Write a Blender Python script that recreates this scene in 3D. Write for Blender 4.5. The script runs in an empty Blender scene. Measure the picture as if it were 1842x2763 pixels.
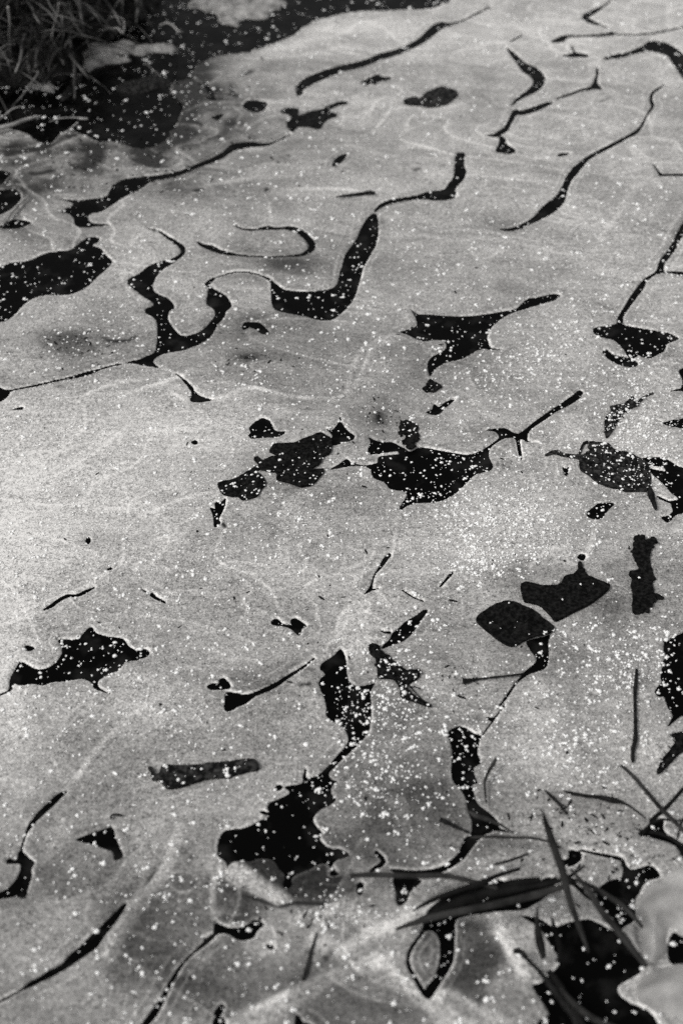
import bpy, math, random
import numpy as np
from mathutils import Vector, Matrix
R = math.radians
random.seed(7); rng = np.random.default_rng(7)
S = bpy.context.scene
COL = S.collection
# ------------------------------------------------------------------ camera, sky, sun, exposure
CAM_H, PITCH, LENS, SENS = 0.80, 40.0, 50.0, 36.0
cd = bpy.data.cameras.new('camera'); cam = bpy.data.objects.new('camera', cd); COL.objects.link(cam)
cam.location = (0, 0, CAM_H); cam.rotation_euler = (R(90 - PITCH), 0, 0)
cd.sensor_fit = 'VERTICAL'; cd.sensor_height = SENS; cd.sensor_width = 24; cd.lens = LENS
cd.clip_start = 0.01; cd.clip_end = 2000
cd.dof.use_dof = True; cd.dof.focus_distance = 1.24; cd.dof.aperture_fstop = 6.0
S.camera = cam
W = bpy.data.worlds.new('World'); S.world = W; W.use_nodes = True
nt = W.node_tree; bg = nt.nodes['Background']
sky = nt.nodes.new('ShaderNodeTexSky'); sky.sky_type = 'NISHITA'; sky.sun_disc = False
sky.sun_elevation = R(52); sky.sun_rotation = R(242); sky.dust_density = 4.0; sky.air_density = 1.0
hs = nt.nodes.new('ShaderNodeHueSaturation'); hs.inputs['Saturation'].default_value = 0.04
nt.links.new(sky.outputs[0], hs.inputs['Color']); nt.links.new(hs.outputs[0], bg.inputs['Color'])
bg.inputs['Strength'].default_value = 0.10
sd = bpy.data.lights.new('sun', 'SUN'); sd.energy = 1.3; sd.angle = R(14); sd.color = (1.0, 0.985, 0.965)
sun = bpy.data.objects.new('sun', sd); COL.objects.link(sun)
sun.rotation_euler = (R(38), 0, R(-62))      # high, from behind on the left
S.view_settings.view_transform = 'Standard'; S.view_settings.look = 'None'
S.view_settings.exposure = 0.10; S.view_settings.gamma = 1.0
S.cycles.use_denoising = False

# ------------------------------------------------------------------ helpers
PW, PH = 1842.0, 2763.0
FPX = LENS / SENS * PH
_c, _s = math.cos(R(PITCH)), math.sin(R(PITCH))
def ground(px, py, z=0.0):
    """the point of height z that the photograph shows at (px, py)"""
    a = (np.asarray(px, float) - PW / 2) / FPX
    b = (PH / 2 - np.asarray(py, float)) / FPX
    dy = _c + b * _s; dz = -_s + b * _c
    t = (z - CAM_H) / dz
    return a * t, dy * t
TX = dict(A=0, B=450, C=900, D=1342); TY = {'1': 0, '2': 450, '3': 900, '4': 1350, '5': 1800, '6': 2263}
def tile(tag, x, y):
    if tag == 'F': return x * 1842 / 1568, y * 1842 / 1568
    k = 500 / 896 if tag in ('C6', 'D6') else 500 / 1568
    return TX[tag[0]] + x * k, TY[tag[1]] + y * k
def tscale(tag):
    return 1842 / 1568 if tag == 'F' else (500 / 896 if tag in ('C6', 'D6') else 500 / 1568)
def parse(s):
    """'p A2: x,y x,y' = outline, 's A2: x,y,w ...' = line with widths -> photo-plane points"""
    kind, rest = s.strip().split(' ', 1); tag, pts = rest.split(':')
    tag = tag.strip(); out = []
    for p in pts.split():
        v = [float(q) for q in p.split(',')]
        x, y = tile(tag, v[0], v[1])
        out.append((x, y, v[2] * tscale(tag)) if kind == 's' else (x, y))
    return kind, np.array(out)
def smooth(P, closed, n=5):
    m = len(P); out = []
    if m < 3 and not closed:
        return np.array([P[0] + (P[-1] - P[0]) * t for t in np.linspace(0, 1, 6)])
    rngi = range(m) if closed else range(m - 1)
    for i in rngi:
        if closed: a, b, c, d = P[i - 1], P[i], P[(i + 1) % m], P[(i + 2) % m]
        else: a, b, c, d = P[max(i - 1, 0)], P[i], P[i + 1], P[min(i + 2, m - 1)]
        # centripetal-ish: clamp the tangents so sharp corners stay sharp
        L = np.linalg.norm((c - b)[:2]) + 1e-9
        t1 = (c - a) * .5; t2 = (d - b) * .5
        l1 = np.linalg.norm(t1[:2]); l2 = np.linalg.norm(t2[:2])
        if l1 > L: t1 = t1 * L / l1
        if l2 > L: t2 = t2 * L / l2
        for k in range(n):
            t = k / n
            h = (2*t**3-3*t**2+1, t**3-2*t**2+t, -2*t**3+3*t**2, t**3-t**2)
            out.append(h[0]*b + h[1]*t1 + h[2]*c + h[3]*t2)
    if not closed: out.append(P[-1])
    return np.array(out)
def strip_poly(P, minw=4.2):
    P = smooth(P, False, 4); xy = P[:, :2]; w = np.maximum(P[:, 2], minw) / 2
    t = np.gradient(xy, axis=0); t /= np.linalg.norm(t, axis=1)[:, None] + 1e-9
    n = np.stack([-t[:, 1], t[:, 0]], 1)
    a = xy + n * w[:, None]; b = xy - n * w[:, None]
    tip1 = xy[-1] + t[-1] * w[-1] * .8; tip0 = xy[0] - t[0] * w[0] * .8
    return np.vstack([a, tip1[None], b[::-1], tip0[None]])
def outlines(specs):
    res = []
    for s in specs:
        k, P = parse(s)
        res.append(smooth(P, True) if k == 'p' else strip_poly(P))
    return res
_perm = rng.random((257, 257))
def vnoise(x, y, f, seed=0):
    X = x * f + seed * 13.7; Y = y * f + seed * 7.3
    xi = np.floor(X).astype(int); yi = np.floor(Y).astype(int)
    u = X - xi; v = Y - yi; u = u*u*(3-2*u); v = v*v*(3-2*v)
    g = lambda a, b: _perm[np.mod(a, 257), np.mod(b, 257)]
    return (g(xi, yi)*(1-u)*(1-v) + g(xi+1, yi)*u*(1-v) + g(xi, yi+1)*(1-u)*v + g(xi+1, yi+1)*u*v) * 2 - 1
def fbm(x, y, f, seed=0, o=4):
    r = 0; a = 1.0; t = 0
    for k in range(o):
        r = r + a * vnoise(x, y, f * 2.03**k, seed + k); t += a; a *= .55
    return r / t
def tag(o, label=None, cat=None, group=None, kind=None):
    if label: o['label'] = label
    if cat: o['category'] = cat
    if group: o['group'] = group
    if kind: o['kind'] = kind
    return o

# ------------------------------------------------------------------ materials
def mat(name, col, rough=.6, spec=.3, noise=None, bump=None, vary=0.0):
    m = bpy.data.materials.new(name); m.use_nodes = True
    t = m.node_tree; b = t.nodes['Principled BSDF']
    b.inputs['Roughness'].default_value = rough; b.inputs['Specular IOR Level'].default_value = spec
    b.inputs['Base Color'].default_value = (*col, 1)
    tc = t.nodes.new('ShaderNodeTexCoord')
    if noise:
        n = t.nodes.new('ShaderNodeTexNoise'); n.inputs['Scale'].default_value = noise[0]; n.inputs['Detail'].default_value = 5
        t.links.new(tc.outputs['Object'], n.inputs['Vector'])
        r = t.nodes.new('ShaderNodeValToRGB'); r.color_ramp.elements[0].position = noise[3]; r.color_ramp.elements[1].position = noise[4]
        r.color_ramp.elements[0].color = (*noise[1], 1); r.color_ramp.elements[1].color = (*noise[2], 1)
        t.links.new(n.outputs['Fac'], r.inputs[0]); t.links.new(r.outputs[0], b.inputs['Base Color'])
    if bump:
        n2 = t.nodes.new('ShaderNodeTexNoise'); n2.inputs['Scale'].default_value = bump[0]; n2.inputs['Detail'].default_value = 4
        t.links.new(tc.outputs['Object'], n2.inputs['Vector'])
        bp = t.nodes.new('ShaderNodeBump'); bp.inputs['Strength'].default_value = bump[1]; bp.inputs['Distance'].default_value = bump[2]
        t.links.new(n2.outputs['Fac'], bp.inputs['Height']); t.links.new(bp.outputs[0], b.inputs['Normal'])
    return m
g3 = lambda v: (v * 1.0, v * .98, v * .95)
M = {}
M['clear_ice'] = mat('clear_black_ice', g3(.003), .3, .03, noise=(45, g3(.0018), g3(.022), .52, .85), bump=(40, .25, .002))
M['water'] = mat('dark_water', g3(.003), .2, .03, noise=(30, g3(.002), g3(.012), .45, .8), bump=(14, .2, .004))
M['leaf'] = mat('wet_dead_leaf', g3(.01), .5, .05, noise=(320, g3(.002), g3(.02), .42, .75), bump=(260, .9, .0015))
M['leaf_grey'] = mat('grey_dead_leaf', g3(.02), .6, .1, noise=(260, g3(.003), g3(.055), .44, .72), bump=(260, .7, .001))
M['twig'] = mat('wet_twig', g3(.01), .6, .08, noise=(240, g3(.004), g3(.02), .35, .7), bump=(500, .6, .0008))
M['blade'] = mat('dull_grass_blade', g3(.03), .7, .05, noise=(90, g3(.012), g3(.042), .3, .7), bump=(300, .4, .0006))
M['blade_dark'] = mat('dark_grass_blade', g3(.012), .7, .05, noise=(70, g3(.003), g3(.014), .3, .7))
M['straw'] = mat('dead_straw', g3(.2), .7, .2, noise=(26, g3(.005), g3(.19), .42, .70))
M['straw_pale'] = mat('pale_straw', g3(.35), .7, .2, noise=(60, g3(.16), g3(.5), .3, .7))
M['soil'] = mat('bank_soil', g3(.02), .9, .1, noise=(60, g3(.008), g3(.05), .4, .75), bump=(90, 1, .004))
M['slab'] = mat('frosted_slab', g3(.3), .6, .3, noise=(70, g3(.10), g3(.42), .3, .65), bump=(160, .8, .002))
M['lump'] = mat('smooth_pale_ice', g3(.36), .4, .15, noise=(40, g3(.22), g3(.46), .35, .65), bump=(700, .5, .0008))
M['ground'] = mat('frozen_ground', g3(.12), .9, .2, noise=(8, g3(.05), g3(.2), .35, .7))
def snow_mat():
    m = mat('snow_grain', (.9, .895, .88), .55, .3)
    b = m.node_tree.nodes['Principled BSDF']
    return m
M['snow'] = snow_mat()
def ice_mat():
    m = bpy.data.materials.new('cloudy_ice'); m.use_nodes = True
    t = m.node_tree; N = t.nodes; L = t.links; b = N['Principled BSDF']
    at = N.new('ShaderNodeAttribute'); at.attribute_name = 'cloud'
    tc = N.new('ShaderNodeTexCoord')
    def noise(scale, detail, rough=.5):
        n = N.new('ShaderNodeTexNoise'); n.inputs['Scale'].default_value = scale
        n.inputs['Detail'].default_value = detail; n.inputs['Roughness'].default_value = rough
        L.new(tc.outputs['Object'], n.inputs['Vector']); return n
    def mth(op, a, bb, clamp=False):
        x = N.new('ShaderNodeMath'); x.operation = op; x.use_clamp = clamp
        for i, v in enumerate((a, bb)):
            if hasattr(v, 'links'): L.new(v, x.inputs[i])
            else: x.inputs[i].default_value = v
        return x.outputs[0]
    g1 = noise(620, 2, .7); g2 = noise(1500, 1, .6); g3_ = noise(60, 5, .6); g4 = noise(230, 2, .6)
    s = mth('MULTIPLY', mth('SUBTRACT', g1.outputs['Fac'], .5), 2.4)
    s = mth('ADD', s, mth('MULTIPLY', mth('SUBTRACT', g2.outputs['Fac'], .5), 2.4))
    s = mth('ADD', s, mth('MULTIPLY', mth('SUBTRACT', g3_.outputs['Fac'], .5), .5))
    s = mth('ADD', s, mth('MULTIPLY', mth('SUBTRACT', g4.outputs['Fac'], .5), 1.5))
    mp = N.new('ShaderNodeMapping'); mp.inputs['Rotation'].default_value = (0, 0, R(-20)); mp.inputs['Scale'].default_value = (22, 120, 60)
    L.new(tc.outputs['Object'], mp.inputs[0]); wr = N.new('ShaderNodeTexNoise'); wr.inputs['Scale'].default_value = 1.0; wr.inputs['Detail'].default_value = 4; wr.inputs['Distortion'].default_value = 1.2
    L.new(mp.outputs[0], wr.inputs['Vector']); s = mth('ADD', s, mth('MULTIPLY', mth('SUBTRACT', wr.outputs['Fac'], .5), .55))
    # air bubbles frozen inside: small pale spots of uneven size
    for sc_, th_, k_ in ((300, .20, .6), (150, .15, .6)):
        vo = N.new('ShaderNodeTexVoronoi'); vo.inputs['Scale'].default_value = sc_; L.new(tc.outputs['Object'], vo.inputs['Vector'])
        sepc = N.new('ShaderNodeSeparateColor'); L.new(vo.outputs['Color'], sepc.inputs[0])
        rad = mth('MULTIPLY', mth('POWER', sepc.outputs[0], 3.0), th_ * 2)
        s = mth('ADD', s, mth('MULTIPLY', mth('MULTIPLY', mth('SUBTRACT', rad, vo.outputs['Distance']), 12.0, True), k_))
    f = mth('ADD', s, 1.0); f = mth('MAXIMUM', f, .15)
    v = mth('MULTIPLY', at.outputs['Fac'], f); v = mth('MINIMUM', v, .86)
    cmb = N.new('ShaderNodeCombineColor')
    L.new(v, cmb.inputs[0]); L.new(mth('MULTIPLY', v, .98), cmb.inputs[1]); L.new(mth('MULTIPLY', v, .95), cmb.inputs[2])
    L.new(cmb.outputs[0], b.inputs['Base Color'])
    b.inputs['Roughness'].default_value = .4; b.inputs['Specular IOR Level'].default_value = .12
    bp = N.new('ShaderNodeBump'); bp.inputs['Strength'].default_value = .35; bp.inputs['Distance'].default_value = .0006
    L.new(g1.outputs['Fac'], bp.inputs['Height']); L.new(bp.outputs[0], b.inputs['Normal'])
    return m
M['ice'] = ice_mat()

# ------------------------------------------------------------------ the traced shapes
# clear black ice patches: (label, outlines)
PATCH = [
('long black crack with a hooked left end, running up to the ragged leaf', ['p A2: 1568,20 1450,75 1300,110 1230,150 1150,200 1050,250 960,310 860,370 760,395 750,440 800,470 940,480 800,500 700,505 640,490 620,420 570,385 520,380 570,340 620,310 580,285 500,262 640,275 800,262 900,240 925,200 960,150 1040,100 1200,75 1350,60', 's B1: 1050,1125,6 940,1180,10 850,1215,25 700,1218,50 560,1240,60 480,1300,48 380,1350,42 250,1400,38 100,1462,40 0,1485,38 -80,1500,34']),
('black crack sweeping like a swan neck across the top centre of the ice', ['s B1: 1118,790,50 1130,730,70 1200,680,78 1320,630,72 1450,582,60 1568,555,58 1690,520,54 1811,470,58 1911,445,52 2051,390,52 2151,335,58 2251,250,78 2311,212,66 2391,200,30 2471,180,14 2561,140,18 2641,95,18 2741,50,8']),
('small ragged black fleck under the swan-neck crack', ['p C1: 225,690 290,655 380,620 420,640 490,650 450,675 400,680 350,712 320,695 270,722']),
('small curved black fleck left of the oval fleck near the top', ['p B1: 310,690 340,680 370,740 410,800 415,845 360,835 325,830 360,800 325,740']),
('small oval black fleck with snow grains along its lower edge, upper left of centre', ['p B1: 640,890 680,845 750,840 850,860 845,890 820,930 750,945 680,925']),
('tiny black triangle just below the curved fleck near the top left', ['p B1: 370,985 430,965 480,955 440,1010 400,1000']),
('small leaf-shaped grey-black fleck on bare ice above the short straight stick', ['p B1: 1395,1400 1420,1340 1460,1310 1520,1290 1510,1330 1470,1370 1430,1400']),
('boomerang-shaped black patch at the upper right', ['s D1: 80,400,14 130,455,42 180,510,52 240,570,82 310,610,95 350,660,105 330,720,82 270,770,52 200,810,36 150,850,28 120,885,12', 's D1: 95,355,14 150,320,16 210,290,10']),
('branching black crack ending in a small triangle, below the boomerang patch', ['s D1: 450,860,30 380,890,45 300,920,45 200,950,42 150,945,52 110,1010,42 70,1080,45 0,1130,42 -40,1140,30 -100,1135,10', 'p D1: 20,1140 60,1160 80,1210 150,1255 145,1285 90,1295 20,1285 -20,1270 10,1200']),
('thin black crack ending in an upright spike at the upper right', ['s D1: 500,825,14 600,795,22 700,757,24 790,740,28', 'p D1: 770,748 800,700 820,650 840,550 855,610 845,690 885,748 820,752']),
('thin horizontal black crack with a thicker left end along the top right', ['p D1: 450,340 560,290 700,290 850,280 980,262 985,290 900,302 700,308 600,312 560,345 500,355', 's D1: 980,280,14 1100,285,10 1230,282,14 1350,270,16 1450,250,16 1568,225,12 1680,200,12']),
('faint arrowhead-shaped crack at the very top right', ['s D1: 960,-40,14 940,10,16 880,55,22 800,100,45 735,140,50 790,175,40 870,205,18 930,225,8']),
('small faint black dash left of the grey arched crack at the top right', ['p D1: 550,465 640,435 620,400 640,380 655,430 770,455 760,475 620,482']),
('arched grey-black crack thickening to the right edge at the top', ['s D1: 900,490,24 960,475,36 1050,462,36 1130,440,38 1220,410,55 1300,385,92 1400,400,100 1480,440,100 1540,505,125 1610,610,120 1680,700,90']),
('long S-shaped black crack descending from the right edge to mid ice', ['s D1: 1415,710,12 1370,735,22 1310,780,26 1295,830,30 1310,890,30 1270,950,18 1225,1040,24 1170,1110,32 1080,1160,30 950,1230,34 850,1280,36 750,1340,40 700,1390,52 650,1441,68 600,1511,55 560,1601,62 530,1671,85 470,1731,98 400,1781,92 340,1831,62 270,1871,42 200,1906,36 130,1931,32 70,1936,24 20,1929,12']),
('tiny black dash beside the upper end of the long S-shaped crack', ['p D1: 500,1308 540,1285 620,1288 580,1305 520,1318']),
('thin forked black crack touching the right edge near the top', ['s D1: 1315,1380,12 1350,1430,14 1385,1470,26 1450,1470,20 1568,1475,24 1680,1475,24', 's D1: 1385,1470,20 1360,1480,10']),
('thick black crack bent like a boot, above the tall black arm', ['p C2: 1030,-110 1060,-130 1110,-120 1100,-20 1120,30 1105,90 1060,140 1030,180 1035,240 1000,265 950,275 860,280 780,270 650,275 550,292 450,318 385,352 352,378 340,370 352,345 390,308 450,278 560,255 700,232 790,203 930,183 970,130 1010,80 1020,0']),
('wide black U-shaped patch with a tall right arm in the upper middle', ['p C2: 325,390 365,400 380,520 360,640 310,740 250,850 220,960 190,1060 150,1140 90,1210 0,1280 -80,1293 -160,1280 -260,1250 -410,1225 -490,1200 -521,1160 -531,1050 -536,970 -565,935 -620,905 -540,935 -480,985 -410,1030 -260,1045 -110,1040 -10,1015 35,970 50,900 65,850 100,730 180,620 230,510 280,430']),
('thin black crack looping like a paperclip round an oval of ice', ['s B2: 575,480,12 630,515,12 700,525,16 780,520,22 850,510,42 920,515,24 1000,510,24 1080,520,42 1160,565,48 1210,620,58 1230,660,58 1200,705,46 1140,735,26 1050,745,14 900,755,12 750,750,12 620,740,18 540,730,30 450,710,38 380,680,48 310,660,32 260,630,16']),
('black hook-shaped channel curling round a small island of ice at left', ['p A2: 1075,960 1150,1040 1230,1100 1290,1140 1290,1170 1235,1190 1235,1230 1290,1260 1325,1300 1330,1400 1325,1500 1305,1560 1200,1610 1060,1651 1150,1661 1210,1676 1280,1686 1350,1693 1300,1646 1330,1601 1400,1571 1500,1553 1561,1541 1691,1491 1780,1430 1840,1330 1900,1260 1911,1220 1961,1165 1911,1080 1831,1035 1781,985 1841,925 1775,940 1731,985 1761,1010 1756,1060 1746,1150 1801,1190 1821,1240 1781,1300 1711,1370 1611,1415 1520,1410 1431,1300 1430,1220 1480,1180 1430,1110 1330,1060 1290,1010 1310,950 1340,900 1390,850 1380,800 1280,820 1180,890', 's A2: 1250,515,10 1350,540,18 1420,590,28 1500,640,36 1550,690,42 1530,740,32 1450,790,42 1370,825,70', 's B2: 430,925,10 520,897,8 600,884,8 700,888,10 790,910,12 860,945,20']),
('big black lobed patch cut by the left edge', ['p A2: -260,900 -100,870 0,840 100,800 240,785 380,725 500,705 600,690 690,620 740,590 800,585 845,600 830,630 780,655 850,680 900,740 950,795 910,850 830,920 760,990 690,1035 600,1070 500,1080 380,1080 300,1100 240,1130 170,1190 130,1240 60,1290 0,1310 -100,1370 -260,1400']),
('narrow black lens at the left edge above the big lobed patch', ['p A2: -120,500 0,490 60,460 130,435 265,460 230,490 130,520 0,512 -120,520']),
('small black notch at the left edge below the grassy bank', ['p A2: -100,20 0,20 90,40 70,75 30,130 0,150 -100,160']),
('rough black patch with straw across it at the left edge', ['p A2: -120,180 0,190 130,180 180,240 160,310 60,370 0,400 -120,420']),
('long hairline crack with a thick middle, starting at a black corner on the left edge', ['p A3: -120,430 0,445 30,460 90,475 60,530 0,570 -120,610', 's A3: 60,480,20 100,470,14 200,450,10 330,425,12 500,385,12 620,360,24 720,335,32 800,310,26 870,285,10 950,265,8 1030,248,8']),
('tiny black dash below the left end of the hairline crack', ['p A3: 95,637 140,620 195,608 192,632 140,638']),
('small black golf-club shape below the hook-shaped channel', ['s B3: 75,330,8 130,370,18 180,420,24 215,465,34', 'p B3: 205,450 240,480 270,510 330,535 385,550 350,565 260,575 200,560 210,500']),
('small curved black patch with a snowy left end, below the U-shaped patch', ['p B2: 640,1350 655,1310 720,1303 780,1310 845,1365 870,1400 810,1405 760,1370 700,1350 650,1370']),
('heart-shaped black patch on pale ice left of centre', ['p B3: 695,790 740,740 800,705 850,715 890,760 905,800 950,820 1000,820 970,855 920,870 850,870 720,880 690,850 710,825']),
('black fish-tail patch below the bark-like grey leaf left of centre', ['p B3: 500,1380 490,1450 470,1500 440,1560 455,1590 405,1630 390,1530 365,1460 410,1470 405,1420 460,1410']),
('black triangular fin at the upper end of the big brown leaf', ['p B3: 1350,795 1400,802 1450,740 1465,690 1490,760 1540,820 1580,845 1583,885 1500,910 1430,935 1380,935 1380,890 1400,850']),
('biggest black patch at the centre, with a branching arm to the right', ['p C3: -31,1140 40,1095 110,1050 150,1080 240,1100 300,1100 370,1080 380,1035 470,1015 550,1010 545,985 430,1000 300,1015 290,970 310,910 300,870 330,885 400,905 500,910 560,940 600,960 640,985 680,975 720,955 800,960 900,980 1020,1000 1140,1015 1230,985 1310,940 1390,880 1395,850 1360,820 1270,810 1350,795 1450,790 1510,820 1560,835 1616,800 1676,750 1786,670 1906,590 2006,520 2076,470 2106,490 2076,540 1986,600 1886,650 1786,720 1696,780 1646,830 1636,870 1646,900 1736,910 1636,908 1576,884 1580,950 1590,1060 1565,1010 1550,940 1530,880 1440,880 1370,920 1320,970 1315,1040 1345,1100 1330,1145 1190,1190 1110,1270 1020,1350 940,1395 850,1420 740,1420 640,1440 560,1485 555,1465 600,1390 620,1350 590,1325 480,1305 430,1250 340,1210 310,1140 280,1120 200,1108 100,1120']),
('black winged patch with a long tip to the right, above centre right', ['p C2: 650,1195 710,1235 800,1240 1000,1255 1200,1250 1400,1220 1540,1190 1586,1150 1640,1108 1716,1095 1806,1075 1870,1066 1916,1080 1866,1120 1756,1155 1636,1190 1486,1240 1386,1300 1330,1360 1300,1430 1310,1490 1340,1525 1450,1536 1340,1542 1250,1535 1150,1580 1080,1620 950,1650 860,1700 815,1765 800,1720 790,1660 830,1600 930,1545 955,1500 930,1465 850,1458 780,1468 700,1450 630,1415 560,1390 620,1370 700,1335 690,1260']),
('small black comma beneath the small diamond leaf', ['p C3: 780,655 830,630 850,585 890,610 940,570 1020,545 1000,575 940,625 890,675 840,680']),
('black anvil-shaped patch hanging from a crack at the right', ['s D2: 1680,300,30 1600,440,36 1550,540,52 1500,640,52 1450,720,56 1390,800,52 1370,870,52 1320,900,20 1250,950,34 1210,1010,52 1150,1090,52 1090,1180,42 1040,1260,42 1035,1310,55', 's D2: 1380,880,22 1480,885,20 1568,900,40 1680,930,80', 'p D2: 805,1360 880,1340 1000,1320 1040,1300 1080,1330 1200,1355 1340,1380 1450,1400 1530,1445 1480,1475 1430,1500 1415,1550 1380,1570 1280,1615 1190,1595 1150,1610 1100,1595 1080,1560 1040,1510 980,1460 900,1440 830,1415']),
('curved black smear just under the anvil-shaped patch', ['s D3: 905,140,48 960,190,58 1050,225,75 1120,240,82 1175,250,40']),
('black notch on the right edge, level with the half leaf', ['p D3: 1530,310 1568,285 1760,290 1760,520 1640,510 1550,480 1440,487 1500,465 1550,450 1560,380']),
('black dart pointing left from the right edge among dense snow', ['p D3: 1340,715 1400,740 1490,720 1568,710 1760,690 1760,820 1550,790 1430,770']),
('large black swooping patch behind the big grey leaf at the right edge', ['p D3: 1190,1055 1300,1035 1400,1040 1480,1080 1550,1120 1640,1120 1800,1110 1800,1480 1640,1500 1568,1510 1500,1530 1440,1590 1385,1545 1440,1530 1480,1490 1470,1430 1530,1390 1470,1340 1400,1260 1330,1200 1280,1150 1280,1130 1420,1155 1400,1120 1240,1100', 's D3: 1350,1370,22 1450,1415,18 1500,1420,40']),
('small black thumb-shaped patch below the big grey leaf', ['p D3: 755,1510 830,1440 850,1425 985,1425 930,1490 870,1560 780,1550']),
('tiny black V in the ice left of the big grey leaf', ['p D3: 550,1120 575,1132 600,1120 590,1190 565,1185']),
('thin black eyebrow crack on pale ice at the left', ['s A4: 370,915,12 430,885,30 500,835,30 570,800,30 650,795,26 720,765,30 800,725,10']),
('short dotted black crack right of the eyebrow crack', ['s A4: 1205,745,10 1245,770,14', 's A4: 1280,785,38 1330,820,26 1400,855,16']),
('tiny round black bubble on the pale ice at left', ['p A4: 725,330 735,303 755,300 768,328 755,358 735,355']),
('tiny ring-shaped black bubble left of the heart-shaped patch', ['p B3: 205,905 240,893 262,905 255,928 230,930']),
('tiny black speck between the bubble and the dotted crack', ['p A4: 905,578 930,555 950,562 940,580']),
('small black chip above the boat-shaped patch at left', ['p A4: 200,1250 225,1218 290,1238 255,1265']),
('black boat-shaped patch with pointed tails at the left', ['p A4: 490,1175 560,1165 620,1170 690,1130 740,1075 780,1065 810,1110 900,1140 1040,1160 1090,1220 1160,1260 1220,1245 1265,1270 1250,1305 1170,1340 1060,1360 1010,1420 900,1475 840,1510 825,1540 845,1580 940,1630 860,1605 800,1580 770,1530 700,1500 560,1520 440,1530 370,1555 290,1545 170,1555 120,1540 95,1600 0,1645 -60,1670 0,1625 70,1590 85,1500 120,1430 170,1360 220,1375 300,1415 380,1415 460,1370 520,1290 525,1230']),
('small black key-shaped patch at the centre of the lower ice', ['p B4: 880,1015 930,990 980,1030 1040,1040 1050,995 1100,990 1180,1050 1140,1080 1120,1135 1060,1085 1000,1060 900,1045']),
('tall black hourglass of two patches joined by a thin neck, lower centre', ['p C5: 60,-165 100,-90 108,20 130,110 200,148 290,140 350,125 310,200 318,350 315,440 290,550 240,610 150,700 50,790 0,840 -40,870 -111,890 -41,820 29,740 109,650 124,590 89,510 9,460 -61,400 -60,330 -80,250 -121,140 -111,89 -71,50 -111,10 -100,-40 0,-110', 'p B5: 1300,885 1250,915 1180,925 1130,975 1000,1000 1040,1050 960,1100 880,1130 850,1170 862,1250 780,1290 680,1340 600,1360 500,1370 450,1420 430,1500 430,1568 440,1592 500,1642 510,1682 480,1742 530,1662 580,1632 700,1632 790,1607 900,1622 950,1692 1000,1752 985,1830 1010,1860 1050,1840 1055,1780 1100,1742 1200,1702 1270,1662 1340,1652 1390,1692 1380,1750 1450,1742 1400,1672 1440,1622 1540,1582 1470,1532 1380,1527 1320,1482 1290,1440 1310,1390 1250,1320 1240,1260 1290,1200 1370,1160 1430,1110 1390,1060 1400,990 1440,960 1390,940 1370,890 1410,840', 's B5: 1160,960,22 1165,900,22 1175,855,16', 's B5: 935,1010,50 965,1005,45', 's B5: 800,1215,28 850,1230,30']),
('black tadpole-shaped crack with its head at lower left of centre', ['p B5: 520,365 485,340 490,270 500,200 560,205 640,220 720,210 820,170 920,118 1020,55 1130,-10 1245,-92 1250,-80 1140,12 1030,85 940,150 840,200 740,245 680,290 600,330']),
('small double black blot above the head of the tadpole crack', ['p B5: 340,150 390,125 440,130 445,95 480,82 535,135 530,170 440,182 370,180']),
('black lens-shaped patch above the crumpled leaf', ['p C4: 470,1165 500,1110 560,1060 600,1020 700,960 760,920 795,925 750,990 690,1080 640,1140 580,1185 480,1220 390,1250', 's C4: 400,1095,12 440,1108,18 480,1110,26']),
('thin black dagger-shaped crack pointing down at lower centre', ['s C4: 475,445,32 430,500,42 390,560,24 350,610,10 325,680,12 310,740,34 260,780,10', 's C4: 320,745,12 380,740,14']),
('thin curved black hair crack above the lens-shaped patch', ['s C4: 580,750,10 680,815,14 760,845,12']),
('short faint black dash above the dark spade leaf, at its left', ['s C4: 1000,600,24 960,650,18 900,720,8']),
('black bag-shaped patch with a long tail under the dark spade leaf', ['p D4: 250,1180 400,1140 440,1130 425,1200 432,1300 410,1400 330,1440 220,1470 200,1465 250,1420 330,1340 280,1260', 's D4: 260,1440,40 200,1490,24 150,1541,20 75,1651,18 0,1750,10']),
('tiny grey bubble above the stalk of the dark curled leaf', ['p D4: 670,480 690,448 735,448 745,470 725,500 690,490']),
('thin black arc like a claw, joined to a black foot at the left edge', ['s A5: 560,1045,22 500,1080,46 430,1150,50 350,1220,50 280,1300,40 240,1360,26 205,1440,14 180,1540,16', 'p A6: 150,120 180,90 240,150 290,190 265,250 270,300 240,400 210,490 150,480 60,490 -60,510 -60,470 60,410 130,340 170,260 170,205 60,200 60,170 90,155 110,170 150,165']),
('black triangular flag shape at the lower left', ['p A5: 645,1450 760,1400 880,1360 950,1345 975,1420 1010,1510 1040,1590 970,1625 960,1560 900,1530 780,1490']),
('long diagonal black slash at the bottom left', ['s A6: 1060,545,25 1000,620,52 930,700,72 850,790,84 780,870,112 700,940,88 620,1000,82 540,1070,54 430,1130,58 340,1180,44 260,1220,42 180,1270,16 0,1370,12 -60,1400,12']),
('black spoon-shaped patch with a long curved handle at the bottom', ['s B6: 390,810,42 310,880,36 220,960,16 130,1050,18 60,1160,26 5,1260,36 -55,1380,46 -120,1480,60 -190,1568,52 -250,1660,50 -300,1760,50', 's B6: 320,830,12 316,880,20', 'p B6: 405,680 440,710 520,740 600,745 670,725 740,680 790,690 820,715 770,770 730,830 650,850 580,835 530,800 440,795 390,820 400,740']),
('tiny black diamond right of the spoon-shaped patch', ['p B6: 838,900 870,878 908,900 888,932']),
('broken black blot at the bottom edge, left of centre', ['p B6: 460,1390 490,1420 450,1490 400,1480 420,1430', 'p B6: 390,1750 400,1510 490,1520 500,1750']),
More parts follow.
